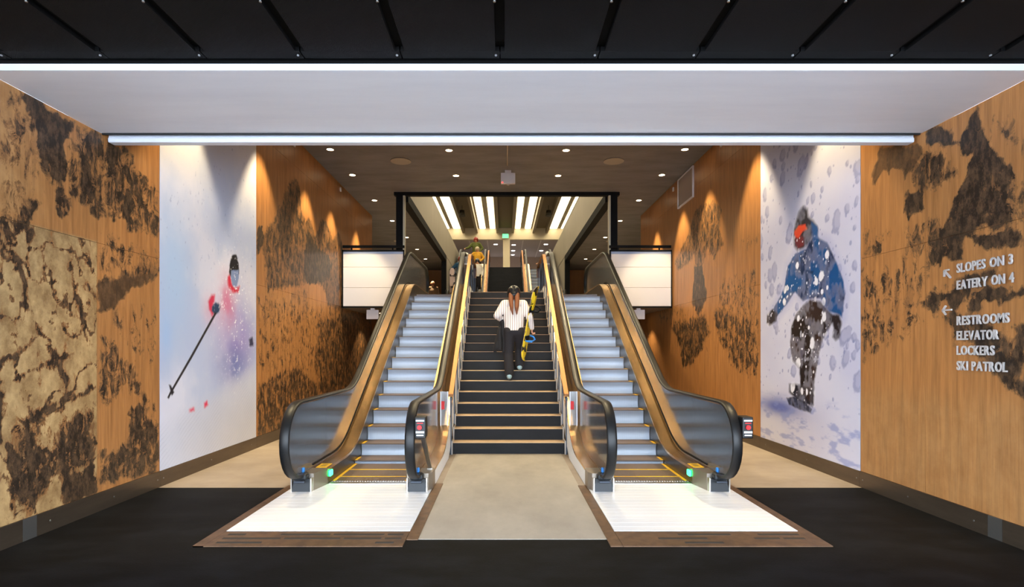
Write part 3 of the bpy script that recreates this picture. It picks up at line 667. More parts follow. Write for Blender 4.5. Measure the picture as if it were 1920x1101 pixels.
def stair_guard(dy, dz, s, label):
    t = empty('stair_handrail', (s*.866, Y0+dy, dz), label=label, cat='handrail', group='gold stair handrails')
    L0 = (-.05, .89); sl = RISE/RUN
    P = [(-.06, .885)]+[(y, .89+sl*y) for y in (0, .3, 1, 2, 3, 4, 4.7)]
    top = .89+sl*4.7
    P += [(4.85, top+.06), (5.1, top+.10), (6.9, top+.10), (7.02, top+.08), (7.08, top-.02), (7.08, top-.2)]
    rows = []
    for i, (y, z) in enumerate(P):
        a = P[max(i-1, 0)]; c = P[min(i+1, len(P)-1)]; ty, tz = c[0]-a[0], c[1]-a[1]; l = math.hypot(ty, tz); ny, nz = -tz/l, ty/l
        hw, hh = .034, .02
        rows.append([(-hw, y-ny*hh, z-nz*hh), (hw, y-ny*hh, z-nz*hh), (hw, y+ny*hh, z+nz*hh), (-hw, y+ny*hh, z+nz*hh)])
    b = MB(); b.grid(rows, 'gold_rail', closed=True, smooth=False, caps=True); b.build('rail', t)
    b = MB(); rows2 = [[(x, y, z-.055) for x, y, z in (r[0], r[1])]+[(x, y, z-.012) for x, y, z in (r[1], r[0])] for r in rows[:9]]
    b.grid([[(p[0]*.5, p[1], p[2]) for p in r] for r in rows2], 'post_steel', closed=True, smooth=False, caps=True); b.build('rail_channel', t)
    for k, y in enumerate([-.02+.56*i for i in range(9)]+[5.4, 6.2, 7.0]):
        zt = .89+sl*y-.05 if y < 4.8 else top+.05
        zb = 0 if k == 0 else (sl*y+.06 if y < 4.8 else 2.89)
        b = MB(); b.box(-.011, .011, y-.028, y+.028, zb, zt, 'post_steel'); b.build('post', t)
    return t
stair_guard(0, 0, -1, 'gold handrail on steel posts along the left edge of the near stairs')
stair_guard(0, 0, 1, 'gold handrail on steel posts along the right edge of the near stairs')
stair_guard(16, 2.89, -1, 'pale handrail at the left edge of the distant stairs')
stair_guard(16, 2.89, 1, 'pale handrail at the right edge of the distant stairs')

# ------------------------------------------------------------------ escalators
def fillet(P, R, n=8):
    out = [P[0]]
    for i in range(1, len(P)-1):
        p0, p, p1 = [Vector((*q, 0)) for q in P[i-1:i+2]]; r = R[i]
        if r <= 0: out.append(P[i]); continue
        a = (p0-p).normalized(); c = (p1-p).normalized(); ang = a.angle(c); d = r/math.tan(ang/2)
        d = min(d, (p0-p).length*.49, (p1-p).length*.49)
        q0 = p+a*d; q1 = p+c*d
        for k in range(n+1):
            tt = k/n; q = q0*(1-tt)**2+p*2*tt*(1-tt)+q1*tt**2; out.append((q.x, q.y))
    out.append(P[-1]); return out
HS = .635                                    # handrail offset from the lane's middle
def hand_path():
    P = []
    for k in range(15):
        a = math.radians(268-178*k/14); P.append((6.12+.40*math.cos(a), .60+.40*math.sin(a)))
    mid = fillet([(6.12,1.0),(8.30,1.0),(13.2,3.87),(16.0,3.87)], [0,1.4,1.4,0])
    P = [(6.30,.19)]+P[:-1]+mid
    for k in range(1, 13):
        a = math.radians(90-178*k/12); P.append((16.0+.40*math.cos(a), 3.47+.40*math.sin(a)))
    return P
HP = hand_path()
deck = fillet([(6.56,.2),(7.75,.2),(12.85,3.09),(16.4,3.09)], [0,1.5,1.5,0])
bott = [(6.5,0),(8.2,0),(13.35,2.6),(16.4,2.6)]
def at_y(path, y):
    for (y0,z0),(y1,z1) in zip(path, path[1:]):
        if y0 <= y <= y1: return z0+(z1-z0)*(y-y0)/max(y1-y0, 1e-9)
    return path[-1][1] if y > path[-1][0] else path[0][1]
HMID = fillet([(6.12,1.0),(8.30,1.0),(13.2,3.87),(16.0,3.87)], [0,1.4,1.4,0])

def rail_mesh(s):
    sec = []
    for k in range(12):
        a = 2*PI*k/12; sec.append((.052*math.copysign(abs(math.cos(a))**.7, math.cos(a)), .022*math.copysign(abs(math.sin(a))**.8, math.sin(a))))
    rows = []
    for i, (y, z) in enumerate(HP):
        a = HP[max(i-1,0)]; c = HP[min(i+1,len(HP)-1)]; ty, tz = c[0]-a[0], c[1]-a[1]; l = math.hypot(ty, tz) or 1; ny, nz = -tz/l, ty/l
        rows.append([(s*HS+u, y+ny*v, z+nz*v) for u, v in sec])
    b = MB(); b.grid(rows, 'rubber', closed=True, caps=True); return b.mesh('handrail')

def glass_meshes(s):
    out = []; x0, x1 = s*HS-.005, s*HS+.005
    # lower newel glass: half disc in front, then straight pieces between joints
    arc = [(6.12+.37*math.cos(math.radians(a)), .60+.37*math.sin(math.radians(a))) for a in range(90, 251, 10)]
    arc = [(y, z) for y, z in arc if z > .26]
    b = MB(); b.prism_x([(7.05, .97), ]+arc+[(6.12, .205), (7.05, .205)], x0, x1, 'balustrade_glass'); out.append(b.mesh('glass_panel'))
    cuts = [7.055, 8.4, 9.7, 11.0, 12.3, 13.6, 14.9]
    for y0, y1 in zip(cuts, cuts[1:]):
        ys = [y0+(y1-.006-y0)*k/8 for k in range(9)]
        b = MB(); b.strip_x([(y, at_y(deck, y)+.003) for y in ys], [(y, at_y(HMID, y)-.025) for y in ys], x0, x1, 'balustrade_glass'); out.append(b.mesh('glass_panel'))
    arc = [(16.0+.37*math.cos(math.radians(a)), 3.47+.37*math.sin(math.radians(a))) for a in range(90, -81, -10)]
    arc = [(y, z) for y, z in arc if z > 3.12]
    b = MB(); b.prism_x([(14.9, 3.84)]+arc+[(16.05, 3.095), (14.9, 3.095)], x0, x1, 'balustrade_glass'); out.append(b.mesh('glass_panel'))
    return out

NOSE = [(7.73+.365*k) for k in range(16)]
TOPS = [.06, .225, .42]+[.63+.199*(k-3) for k in range(3, 14)]+[2.79, 2.86]
def make_escalator(loc, label, second=False):
    t = empty('escalator', loc, label=label, cat='escalator', group='escalators')
    def add(b, name, parent=t): return b.build(name, parent)
    # steps: flat ones at the comb, then risers up the incline
    flats = [6.68, 6.93, 7.33]
    for i, y in enumerate(flats):
        y1 = (flats+[NOSE[0]])[i+1]
        b = MB(); b.box(-.45, .45, y+.002, y1-.002, -.004, .012, 'tread_metal'); so = add(b, 'step')
        b = MB()
        if i: b.box(-.45, .45, y+.002, y+.030, .012, .014, 'yellow')
        b.box(-.45, -.412, y+.03, y1, .012, .014, 'yellow'); b.box(.412, .45, y+.03, y1, .012, .014, 'yellow'); b.build('yellow_edge', so)
    zp = 0.0
    for k, (y, z) in enumerate(zip(NOSE, TOPS)):
        y1 = NOSE[k+1] if k < 15 else 14.0
        b = MB()
        rows = []
        for q in range(6):
            f = q/5; rows.append([(-.45, y+.03*math.sin(f*PI*.5)*(1-f)*1.6, z-.012-(z-zp-.006)*f), (.45, y+.03*math.sin(f*PI*.5)*(1-f)*1.6, z-.012-(z-zp-.006)*f)])
        b.grid(rows, 'riser_metal'); b.box(-.45, .45, y+.06, y+.07, zp-.02, z-.012, 'skirt_dark'); so = add(b, 'step')
        b = MB(); b.box(-.45, .45, y-.004, y1+.05, z-.012, z, 'tread_metal'); b.build('tread', so)
        b = MB(); b.box(-.45, -.415, y-.002, y+.22, z, z+.002, 'yellow'); b.box(.415, .45, y-.002, y+.22, z, z+.002, 'yellow'); b.build('yellow_edge', so)
        zp = z
    b = MB(); b.box(-.45, .45, 6.56, 6.68, .002, .018, 'steel')
    for i in range(30): b.box(-.44+i*.03, -.428+i*.03, 6.66, 6.70, .012, .02, 'steel')
    add(b, 'comb_plate')
    b = MB(); b.box(-.79, .79, 14.0, 16.9, 2.86, 2.895, 'steel'); add(b, 'upper_plate')
    # landing plate, its brown frame and the grating
    if not second:
        b = MB(); x0, x1 = (-.80, .78) if loc[0] < 0 else (-.78, .80)
        n = 15
        for i in range(n):
            y0 = 4.87+(6.56-4.87)*i/n; b.box(x0, x1, y0+.0015, 4.87+(6.56-4.87)*(i+1)/n-.0015, .002, .012, 'plate_metal')
        add(b, 'landing_plate')
        b = MB(); o_, i_ = (-.89, .88) if loc[0] < 0 else (-.88, .89)
        b.box(o_, x0-.004, 4.50, 6.5, .001, .010, 'brown_frame'); b.box(x1+.004, i_, 4.66, 6.6, .001, .010, 'brown_frame')
        b.box(o_ if loc[0] < 0 else x0, x1 if loc[0] < 0 else i_, 4.50, 4.866, .001, .009, 'brown_frame'); fr = add(b, 'plate_frame')
        rs = random.Random(5 if loc[0] < 0 else 6)
        for y in (4.58, 4.68, 4.78):
            x = x0+.06
            while x < x1-.12:
                l = rs.uniform(.14, .5); l = min(l, x1-.04-x)
                if rs.random() < (.85 if loc[0] < 0 else .6): sbox('grate_strip', (x, x+l, y-.018, y+.018, .009, .011), 'grate_rubber', fr)
                x += l+.03
    # two balustrades
    for s in (-1, 1):
        o = bpy.data.objects.new('handrail', rail_mesh(s)); COL.objects.link(o); o.parent = t
        for me in glass_meshes(s):
            o = bpy.data.objects.new('glass_panel', me); COL.objects.link(o); o.parent = t
        # inner deck with its skirt, outer deck, cladding
        b = MB(); lo = [(y, z-.03) for y, z in deck]; b.strip_x(lo, deck, s*.455, s*(HS-.006), 'warm_steel_deck'); add(b, 'inner_deck')
        b = MB(); b.strip_x(lo, deck, s*(HS+.006), s*.79, 'warm_steel_deck'); add(b, 'outer_deck')
        b = MB(); b.strip_x([(y, z+.03) for y, z in deck], [(y, z+.05) for y, z in deck], s*(HS-.014), s*(HS-.006), 'frame_black'); b.build('glass_clamp', t)
        ys = [6.56+i*.2 for i in range(50)]
        b = MB(); b.strip_x([(y, max(at_y(bott, y), 0)) for y in ys], [(y, at_y(deck, y)-.031) for y in ys], s*.455, s*.465, 'skirt_dark'); add(b, 'skirt_panel')
        b = MB(); b.strip_x([(y, max(at_y(bott, y), 0)) for y in ys], [(y, at_y(deck, y)-.031) for y in ys], s*.78, s*.79, 'cladding_white'); add(b, 'side_cladding')
        # newel box with the handrail inlet
        b = MB(); c = s*HS; plan = [(s*.455, 6.56), (c-s*.118, 6.262), (c+s*.118, 6.262), (s*.79, 6.34), (s*.79, 6.56)]
        b.grid([[(x, y, z) for x, y in plan] for z in (0, .2)], 'newel_metal', closed=True, smooth=False, caps=True); add(b, 'newel_box')
        b = MB(); c = s*HS; b.grid([[(c-.105, 6.20, .0), (c+.105, 6.20, .0), (c+.105, 6.26, .0), (c-.105, 6.26, .0)], [(c-.085, 6.22, .15), (c+.085, 6.22, .15), (c+.085, 6.26, .15), (c-.085, 6.26, .15)]], 'inlet_black', closed=True, smooth=False, caps=True)
        b.box(c-.115, c-.100, 6.195, 6.26, 0, .16, 'steel'); b.box(c+.100, c+.115, 6.195, 6.26, 0, .16, 'steel'); ib = add(b, 'inlet_plate')
        b = MB(); b.box(c-.075, c+.075, 6.14, 6.26, .145, .215, 'inlet_black', .025); b.box(c-.062, c+.062, 6.125, 6.15, .12, .145, 'post_steel', .008); b.build('inlet_brush', ib)
        b = MB(); b.box(c-.022, c+.022, 6.22, 6.27, .215, .27, 'bind_blue', .012); b.build('inlet_guard', ib)
    # yellow notice and green lamp on the outer bottom deck
    s = -1 if loc[0] < 0 else 1
    b = MB(); x0, x1 = sorted((s*.475, s*.60)); b.box(x0, x1, 6.58, 6.80, .2, .203, 'yellow'); st = add(b, 'caution_sticker')
    b = MB()
    for i in range(3): b.box(x0+.03, x1-.03, 6.63+i*.05, 6.65+i*.05, .203, .204, 'sign_black')
    b.build('sticker_print', st)
    for y, z in ((6.64, .125), (15.6, 2.99)):
        b = MB(); x0, x1 = sorted((s*.455, s*.43)); b.box(x0, x1, y-.05, y+.05, z-.035, z+.035, 'green_lamp', .012); add(b, 'signal_lamp')
    return t
LX = 1.66
E1 = make_escalator((-LX, 0, 0), 'near left escalator with silver risers and black handrails, left of the stairs')
E2 = make_escalator((LX, 0, 0), 'near right escalator with silver risers and black handrails, right of the stairs')
E3 = make_escalator((-LX, 16, 2.89), 'far left escalator carrying skiers, beyond the landing', True)
E4 = make_escalator((LX, 16, 2.89), 'far right escalator beyond the landing, with dark grooved steps', True)

# emergency stop boxes on bent posts
for cx, desc in ((-LX+HS+.105, 'beside the stairs, on the left escalator'), (LX+HS+.105, 'beside the mural wall, on the right escalator')):
    t = empty('emergency_stop', (cx, 6.5, .2), label='black emergency stop box on leaning post '+desc, cat='emergency stop', group='emergency stop boxes')
    b = MB(); b.grid([[(-.022,-.006,0),(.022,-.006,0),(.022,.02,0),(-.022,.02,0)], [(-.022,-.62,.47),(.022,-.62,.47),(.022,-.59,.50),(-.022,-.59,.50)]], 'steel', closed=True, smooth=False, caps=True); b.box(-.03,.03,-.03,.04,0,.012,'steel'); b.build('post', t)
    b = MB(); b.box(-.055,.055,-.78,-.62,.47,.69,'sign_black',.012); bx = b.build('stop_box', t)
    b = MB(); b.cyl((-.003,-.781,.585),.024,-.02,'sign_red',16,axis='y'); b.build('stop_button', bx)
    b = MB(); b.box(-.042,.042,-.784,-.78,.645,.66,'sign_white'); b.box(-.03,.03,-.784,-.78,.622,.632,'sign_red'); b.box(-.042,.042,-.784,-.78,.525,.545,'sign_white'); b.box(-.036,.036,-.784,-.78,.498,.51,'sign_white'); b.build('stop_label', bx)

# clear guard sheets between each escalator and the stair rail
for s in (-1, 1):
    xa, xb = sorted((s*(LX-HS-.03), s*.885))
    for y, z0, z1, desc in ((8.22, .46, 1.06, 'lower'), (13.2, 3.05, 3.74, 'upper')):
        t = empty('climb_barrier', ((xa+xb)/2, y, z0), label='%s clear acrylic climb barrier between stair rail and the %s escalator' % (desc, side_word[s]), cat='barrier', group='acrylic climb barriers')
        h = (xb-xa)/2
        if desc == 'lower':
            b = MB(); b.box(-h, h, 0, .012, -.28, .50, 'acrylic'); sh = b.build('sheet', t)
            b = MB(); b.box(-h+.01, -h+.06, -.004, 0, .24, .36, 'sign_red'); b.build('warning_mark', sh)
            b = MB(); b.box(-h-.003, -h+.012, -.006, .018, -.28, .50, 'white_metal'); b.box(h-.012, h+.003, -.006, .018, -.28, .50, 'white_metal'); b.build('edge_strip', t)
        else:
            b = MB(); b.box(-h, h, 0, .012, 0, z1-z0, 'acrylic'); b.build('sheet', t)
            b = MB(); b.box(-h, h, -.01, .02, -.03, 0, 'white_metal'); b.box(-h, h, -.01, .02, .5, .53, 'white_metal'); b.build('cross_bar', t)
            b = MB(); b.box(-.022, .022, .014, .03, .02, .48, 'slot_dark'); b.build('slot', t)
            b = MB(); b.box(-h, -h+.012, -.006, .4, 0, z1-z0, 'acrylic'); b.box(h-.012, h, -.006, .4, 0, z1-z0, 'acrylic'); b.build('side_sheet', t)

# ------------------------------------------------------------------ guard screens at the storey edge
for s in (-1, 1):
    t = empty('guard_screen', (0, 13.7, 2.58), label='white boarded guard screen with black frame above the %s escalator side' % side_word[s], cat='guard screen', group='guard screens')
    x0, x1 = sorted((s*3.99, s*2.49))
    for z0, z1 in ((.04, .485), (.492, .98), (.987, 1.30)):
        sbox('board', (x0+.03, x1-.02, -.02, .02, z0, z1), 'guard_board', t)
    sbox('reflection_strip', (x0+.03, x1-.02, -.02, .02, 1.305, 1.36), 'guard_reflection', t)  # bluish reflection along the top of the screen, painted as a strip
    b = MB(); b.box(x0, x0+.03, -.03, .04, 0, 1.40, 'frame_black'); b.box(x1-.02, x1, -.03, .04, 0, 1.40, 'frame_black'); b.box(x0, x1, -.03, .04, 0, .038, 'frame_black'); b.box(x0, x1, -.03, .04, 1.362, 1.40, 'frame_black'); b.build('frame', t)
    sbox('top_rail', (x0, x1, .02, .08, 1.46, 1.52), 'frame_black', t)
    b = MB()
    for x in (x0+.2, x1-.3): b.box(x, x+.03, .03, .07, 1.40, 1.46, 'frame_black')
    b.build('rail_post', t)
    t = empty('exit_sign_box', (s*3.25-.03, 13.84, 2.58), label='small white sign box hanging under the %s guard screen' % side_word[s], cat='sign box', group='white sign boxes')
    b = MB(); b.box(-.15,.15,-.04,.04,-.27,-.04,'box_white',.008); b.build('box_body', t)
    b = MB(); b.box(-.05,.05,-.03,.03,-.04,-.0,'box_white'); b.build('mount', t)

# ------------------------------------------------------------------ ceiling fittings of the hall
t = empty('exit_sign_box', (.02, 12.6, 5.56), label='white sign box with red pilot light under the hall ceiling', cat='sign box')
b = MB(); b.box(-.16,.16,-.04,.04,-.30,-.06,'box_white',.008); b.build('box_body', t)
b = MB(); b.box(-.07,.07,-.03,.03,-.06,0,'box_white'); b.build('mount', t)
b = MB(); b.box(-.14,-.11,-.045,-.04,-.29,-.265,'red_led'); b.build('pilot_light', t)
b = MB(); b.grid([[(-.05,-.03,-.30),(.05,-.03,-.30),(.05,.03,-.30),(-.05,.03,-.30)],[(-.01,-.02,-.33),(.01,-.02,-.33),(.01,.02,-.33),(-.01,.02,-.33)]],'speaker_white',closed=True,smooth=False,caps=True); b.build('test_knob', t)
b = MB(); b.tube([(0,9.9,5.545),(0,12.2,5.545)], .012, 'speaker_white', 8); b.build('ceiling_conduit', label='thin pale conduit running along the hall ceiling to the sign box', cat='conduit')
b = MB(); 
for s in (-1, 1):
    t = empty('ceiling_speaker', (s*2.25, 11.95, 5.56), label='round flush ceiling speaker %s of the stairs' % side_word[s], cat='speaker', group='flush ceiling speakers')
    b = MB(); b.cyl((0,0,-.012), .20, .012, 'speaker_white', 28); b.build('grille', t)
    b = MB(); b.cyl((0,0,-.016), .215, .006, 'lamp_ring', 28); b.build('rim', t)
for y in (20.8, 25.5):
    for s in (-1, 1):
        t = empty('ceiling_speaker', (s*3.9, y, 5.56), label='round flush speaker of the storey ceiling, %s side, %s one' % (side_word[s], 'nearer' if y < 22 else 'farther'), cat='speaker', group='storey ceiling speakers')
        b = MB(); b.cyl((0,0,-.012), .22, .012, 'speaker_white', 24); b.build('grille', t)
ordn = ['first','second','third','fourth','fifth','sixth','seventh','eighth','ninth']
ring = MB(); ring.grid([[(.085*math.cos(2*PI*k/20), .085*math.sin(2*PI*k/20), 0) for k in range(20)], [(.085*math.cos(2*PI*k/20), .085*math.sin(2*PI*k/20), -.012) for k in range(20)], [(.066*math.cos(2*PI*k/20), .066*math.sin(2*PI*k/20), -.012) for k in range(20)]], 'lamp_ring', closed=True); ring_me = ring.mesh('trim_ring')
lens = MB(); lens.cyl((0,0,-.009), .066, .008, 'lamp_lens', 20); lens_me = lens.mesh('lens')
def downlight(x, y, z, label, power, angle, group):
    t = empty('downlight', (x, y, z), label=label, cat='ceiling light', group=group)
    for n, me in (('trim_ring', ring_me), ('lens', lens_me)):
        o = bpy.data.objects.new(n, me); COL.objects.link(o); o.parent = t
    l = bpy.data.lights.new('downlight_lamp', 'SPOT'); l.energy = power; l.color = (1, .80, .47); l.spot_size = math.radians(angle); l.spot_blend = .45; l.shadow_soft_size = .05
    lo = bpy.data.objects.new('lamp', l); COL.objects.link(lo); lo.parent = t; lo.location = (0, 0, -.03)
for s in (-1, 1):
    for i, y in enumerate((6.9, 9.1, 11.25, 12.9, 15.1, 17.5, 20.1, 22.5, 24.9)):
        downlight(s*3.53, y, 5.56, '%s downlight from the door in the ceiling row along the %s wall' % (ordn[i], side_word[s]), LAMP_POWER, 62, 'downlights along the walls')
    for i, y in enumerate((7.0, 9.2, 11.3, 12.95)):
        downlight(s*1.17, y, 5.56, '%s downlight from the door in the ceiling row above the %s escalator' % (ordn[i], side_word[s]), MID_POWER*(.6 if i == 0 else 1), 110, 'downlights above the escalators')
for s in (-1, 1): downlight(s*3.5, 15.6, 2.58, 'added lamp under the storey slab, behind the %s guard screen' % side_word[s], 60, 100, 'added lamps under the slab')  # lamps added to light the wood walls below the slab
# wall vent high on the right
t = empty('wall_vent', (WX, 12.68, 5.2), label='white framed square vent high on the right wood wall', cat='vent')
b = MB(); b.box(-.02,-.006,-.5,.5,-.32,.30,'vent_grey'); b.build('vent_plate', t)
b = MB()
for y0,y1,z0,z1 in ((-.53,-.5,-.35,.33),(.5,.53,-.35,.33),(-.5,.5,-.35,-.32),(-.5,.5,.30,.33)): b.box(-.035,-.0,y0,y1,z0,z1,'box_white')
b.build('vent_frame', t)
for s in (-1, 1):
    for y in (10.6, 13.6):
        t = empty('wall_sensor', (s*WX, y, 5.42), label='tiny white sensor high on the %s wood wall, %s one' % (side_word[s], 'nearer' if y < 12 else 'farther'), cat='sensor', group='wall sensors')
        b = MB(); b.box(min(0,-s*.03), max(0,-s*.03), -.03, .03, -.05, .05, 'box_white', .008); b.build('sensor_body', t)

# ------------------------------------------------------------------ wayfinding letters on the right wall
def letters(text, y_start, y_end, z_base, cap, label):
    t = empty('wall_lettering', (WX, y_start, z_base), label=label, cat='sign lettering', group='wayfinding lettering')
    made = []; x = 0.0
    for ch in text:
        if ch == ' ': x += .42; continue
        cu = bpy.data.curves.new('letter', 'FONT'); cu.body = ch; cu.size = 1.0; cu.extrude = .0; cu.offset = .022; cu.fill_mode = 'BOTH'; cu.resolution_u = 3; cu.extrude = .09
        ob = bpy.data.objects.new('letter', cu); COL.objects.link(ob)
        bpy.context.view_layer.update()
        me = bpy.data.meshes.new_from_object(ob.evaluated_get(bpy.context.evaluated_depsgraph_get())); bpy.data.objects.remove(ob); bpy.data.curves.remove(cu)
        co = np.zeros(len(me.vertices)*3, np.float32); me.vertices.foreach_get('co', co); co = co.reshape(-1, 3)
        co[:,0] -= co[:,0].min(); wdt = co[:,0].max(); made.append((me, co, x)); x += wdt+.10
    total = x-.10; kx = (y_start-y_end)/total; kz = cap/.70
    for me, co, x0 in made:
        # letter x runs towards the viewer (decreasing y); the face points into the room
        c = np.stack([-.022-co[:,2]*.07, -(co[:,0]+x0)*kx, co[:,1]*kz], -1)
        me.vertices.foreach_set('co', c.astype(np.float32).ravel()); me.materials.clear(); me.materials.append(MATS['letter_metal'])
        bm = bmesh.new(); bm.from_mesh(me); bmesh.ops.remove_doubles(bm, verts=bm.verts[:], dist=1e-5); bmesh.ops.recalc_face_normals(bm, faces=bm.faces[:]); bm.to_mesh(me); bm.free(); me.update()
        o = bpy.data.objects.new('letter', me); COL.objects.link(o); o.parent = t
    return t
CAP = .078
for text, ye, zb in (('SLOPES ON 3', 4.55, 2.262), ('EATERY ON 4', 4.54, 2.112), ('RESTROOMS', 4.58, 1.793), ('ELEVATOR', 4.68, 1.660), ('LOCKERS', 4.72, 1.528), ('SKI PATROL', 4.60, 1.392)):
    letters(text, 5.07, ye-.035, zb, CAP, 'raised metal wall letters reading '+text)
for kind, yc, zc, lab in (('up', 5.18, 2.265, 'raised metal arrow pointing up and left beside the slopes line'), ('left', 5.185, 1.935, 'raised metal arrow pointing left above the restrooms line')):
    t = empty('wall_arrow', (WX, yc, zc), label=lab, cat='sign lettering', group='wayfinding lettering')
    b = MB(); a = math.radians(45 if kind == 'up' else 0)
    def bar(p, q, b=b):
        (y0,z0),(y1,z1) = p, q; l = math.hypot(y1-y0, z1-z0); ny, nz = -(z1-z0)/l*.007, (y1-y0)/l*.007
        b.prism_x([(y0-ny,z0-nz),(y1-ny,z1-nz),(y1+ny,z1+nz),(y0+ny,z0+nz)], -.03, -.016, 'letter_metal')
    R_ = lambda y, z: (y*math.cos(a)-z*math.sin(a), y*math.sin(a)+z*math.cos(a))
    tip = R_(.05, 0)
    bar(R_(-.055, 0), tip); b2 = MB(); bar(R_(.012, .04), tip, b2); bar(R_(.012, -.04), tip, b2)
    b.build('shaft', t); b2.build('arrow_head', t)

# ------------------------------------------------------------------ people
def hull_caps(bm, p0, r0, p1, r1):
    tmp = bmesh.new()
    for p, r in ((p0, r0), (p1, r1)):
        bmesh.ops.create_icosphere(tmp, subdivisions=2, radius=r, matrix=Matrix.Translation(Vector(p)))
    res = bmesh.ops.convex_hull(tmp, input=tmp.verts[:])
    dead = [v for v in tmp.verts if not v.link_faces]
    bmesh.ops.delete(tmp, geom=dead, context='VERTS')
    bmesh.ops.recalc_face_normals(tmp, faces=tmp.faces[:])
    me = bpy.data.meshes.new('tmp'); tmp.to_mesh(me); tmp.free(); bm.from_mesh(me); bpy.data.meshes.remove(me)
def remeshed(name, caps, vox, m, parent, smooth=6, shape=None):
    bm = bmesh.new()
    for c in caps: hull_caps(bm, *c)
    me = bpy.data.meshes.new('src'); bm.to_mesh(me); bm.free()
    ob = bpy.data.objects.new('src', me); COL.objects.link(ob)
    md = ob.modifiers.new('r', 'REMESH'); md.mode = 'VOXEL'; md.voxel_size = vox; md.use_smooth_shade = True
    if smooth: sm = ob.modifiers.new('s', 'SMOOTH'); sm.iterations = smooth; sm.factor = .5
    bpy.context.view_layer.update()
    res = bpy.data.meshes.new_from_object(ob.evaluated_get(bpy.context.evaluated_depsgraph_get()))
    bpy.data.objects.remove(ob); bpy.data.meshes.remove(me)
    res.name = name; res.materials.clear(); res.materials.append(MATS[m])
    res.polygons.foreach_set('use_smooth', [True]*len(res.polygons))
    if shape:
        for v in res.vertices: v.co = shape(v.co)
    o = bpy.data.objects.new(name, res); COL.objects.link(o); o.parent = parent
    return o
def hand_caps(w, d, up, k=1.0, curl=.5, thumb=1):
    """palm, four unequal bent fingers and a thumb from wrist w, along d, across up"""
    w = Vector(w); d = Vector(d).normalized(); a = Vector(up); a = (a-d*a.dot(d)).normalized(); nrm = d.cross(a)
    caps = []
    palm = w+d*.085*k
    for q in (-1.2, -.4, .4, 1.2): caps.append((w+a*q*.012*k, .016*k, palm+a*q*.020*k, .013*k))
    for q, L in ((-1.35,.058), (-.45,.072), (.45,.078), (1.35,.068)):
        p0 = palm+a*q*.020*k; p1 = p0+(d*math.cos(curl*.6)+nrm*math.sin(curl*.6))*L*.5*k; p2 = p1+(d*math.cos(curl*1.8)+nrm*math.sin(curl*1.8))*L*.5*k
        caps += [(p0, .010*k, p1, .009*k), (p1, .009*k, p2, .0075*k)]
    p0 = w+d*.03*k+a*thumb*.03*k; p1 = p0+(d*.6+a*thumb*.7)*.035*k; p2 = p1+(d*.9+nrm*.35)*.032*k
    caps += [(w+d*.01*k, .014*k, p0, .012*k), (p0, .012*k, p1, .0105*k), (p1, .0105*k, p2, .008*k)]
    return caps
BASE = dict(hipL=(-.09,0,.92), hipR=(.09,0,.92), kneeL=(-.10,.03,.50), kneeR=(.10,.03,.50), ankL=(-.11,0,.09), ankR=(.11,0,.09),
    pelvis=(0,0,.98), chest=(0,0,1.28), neck=(0,0,1.46), head=(0,.01,1.60), shL=(-.18,0,1.40), shR=(.18,0,1.40),
    elL=(-.25,-.02,1.14), elR=(.25,-.02,1.14), wrL=(-.25,.10,.92), wrR=(.25,.10,.92), hdL=(0,.3,-1), hdR=(0,.3,-1))
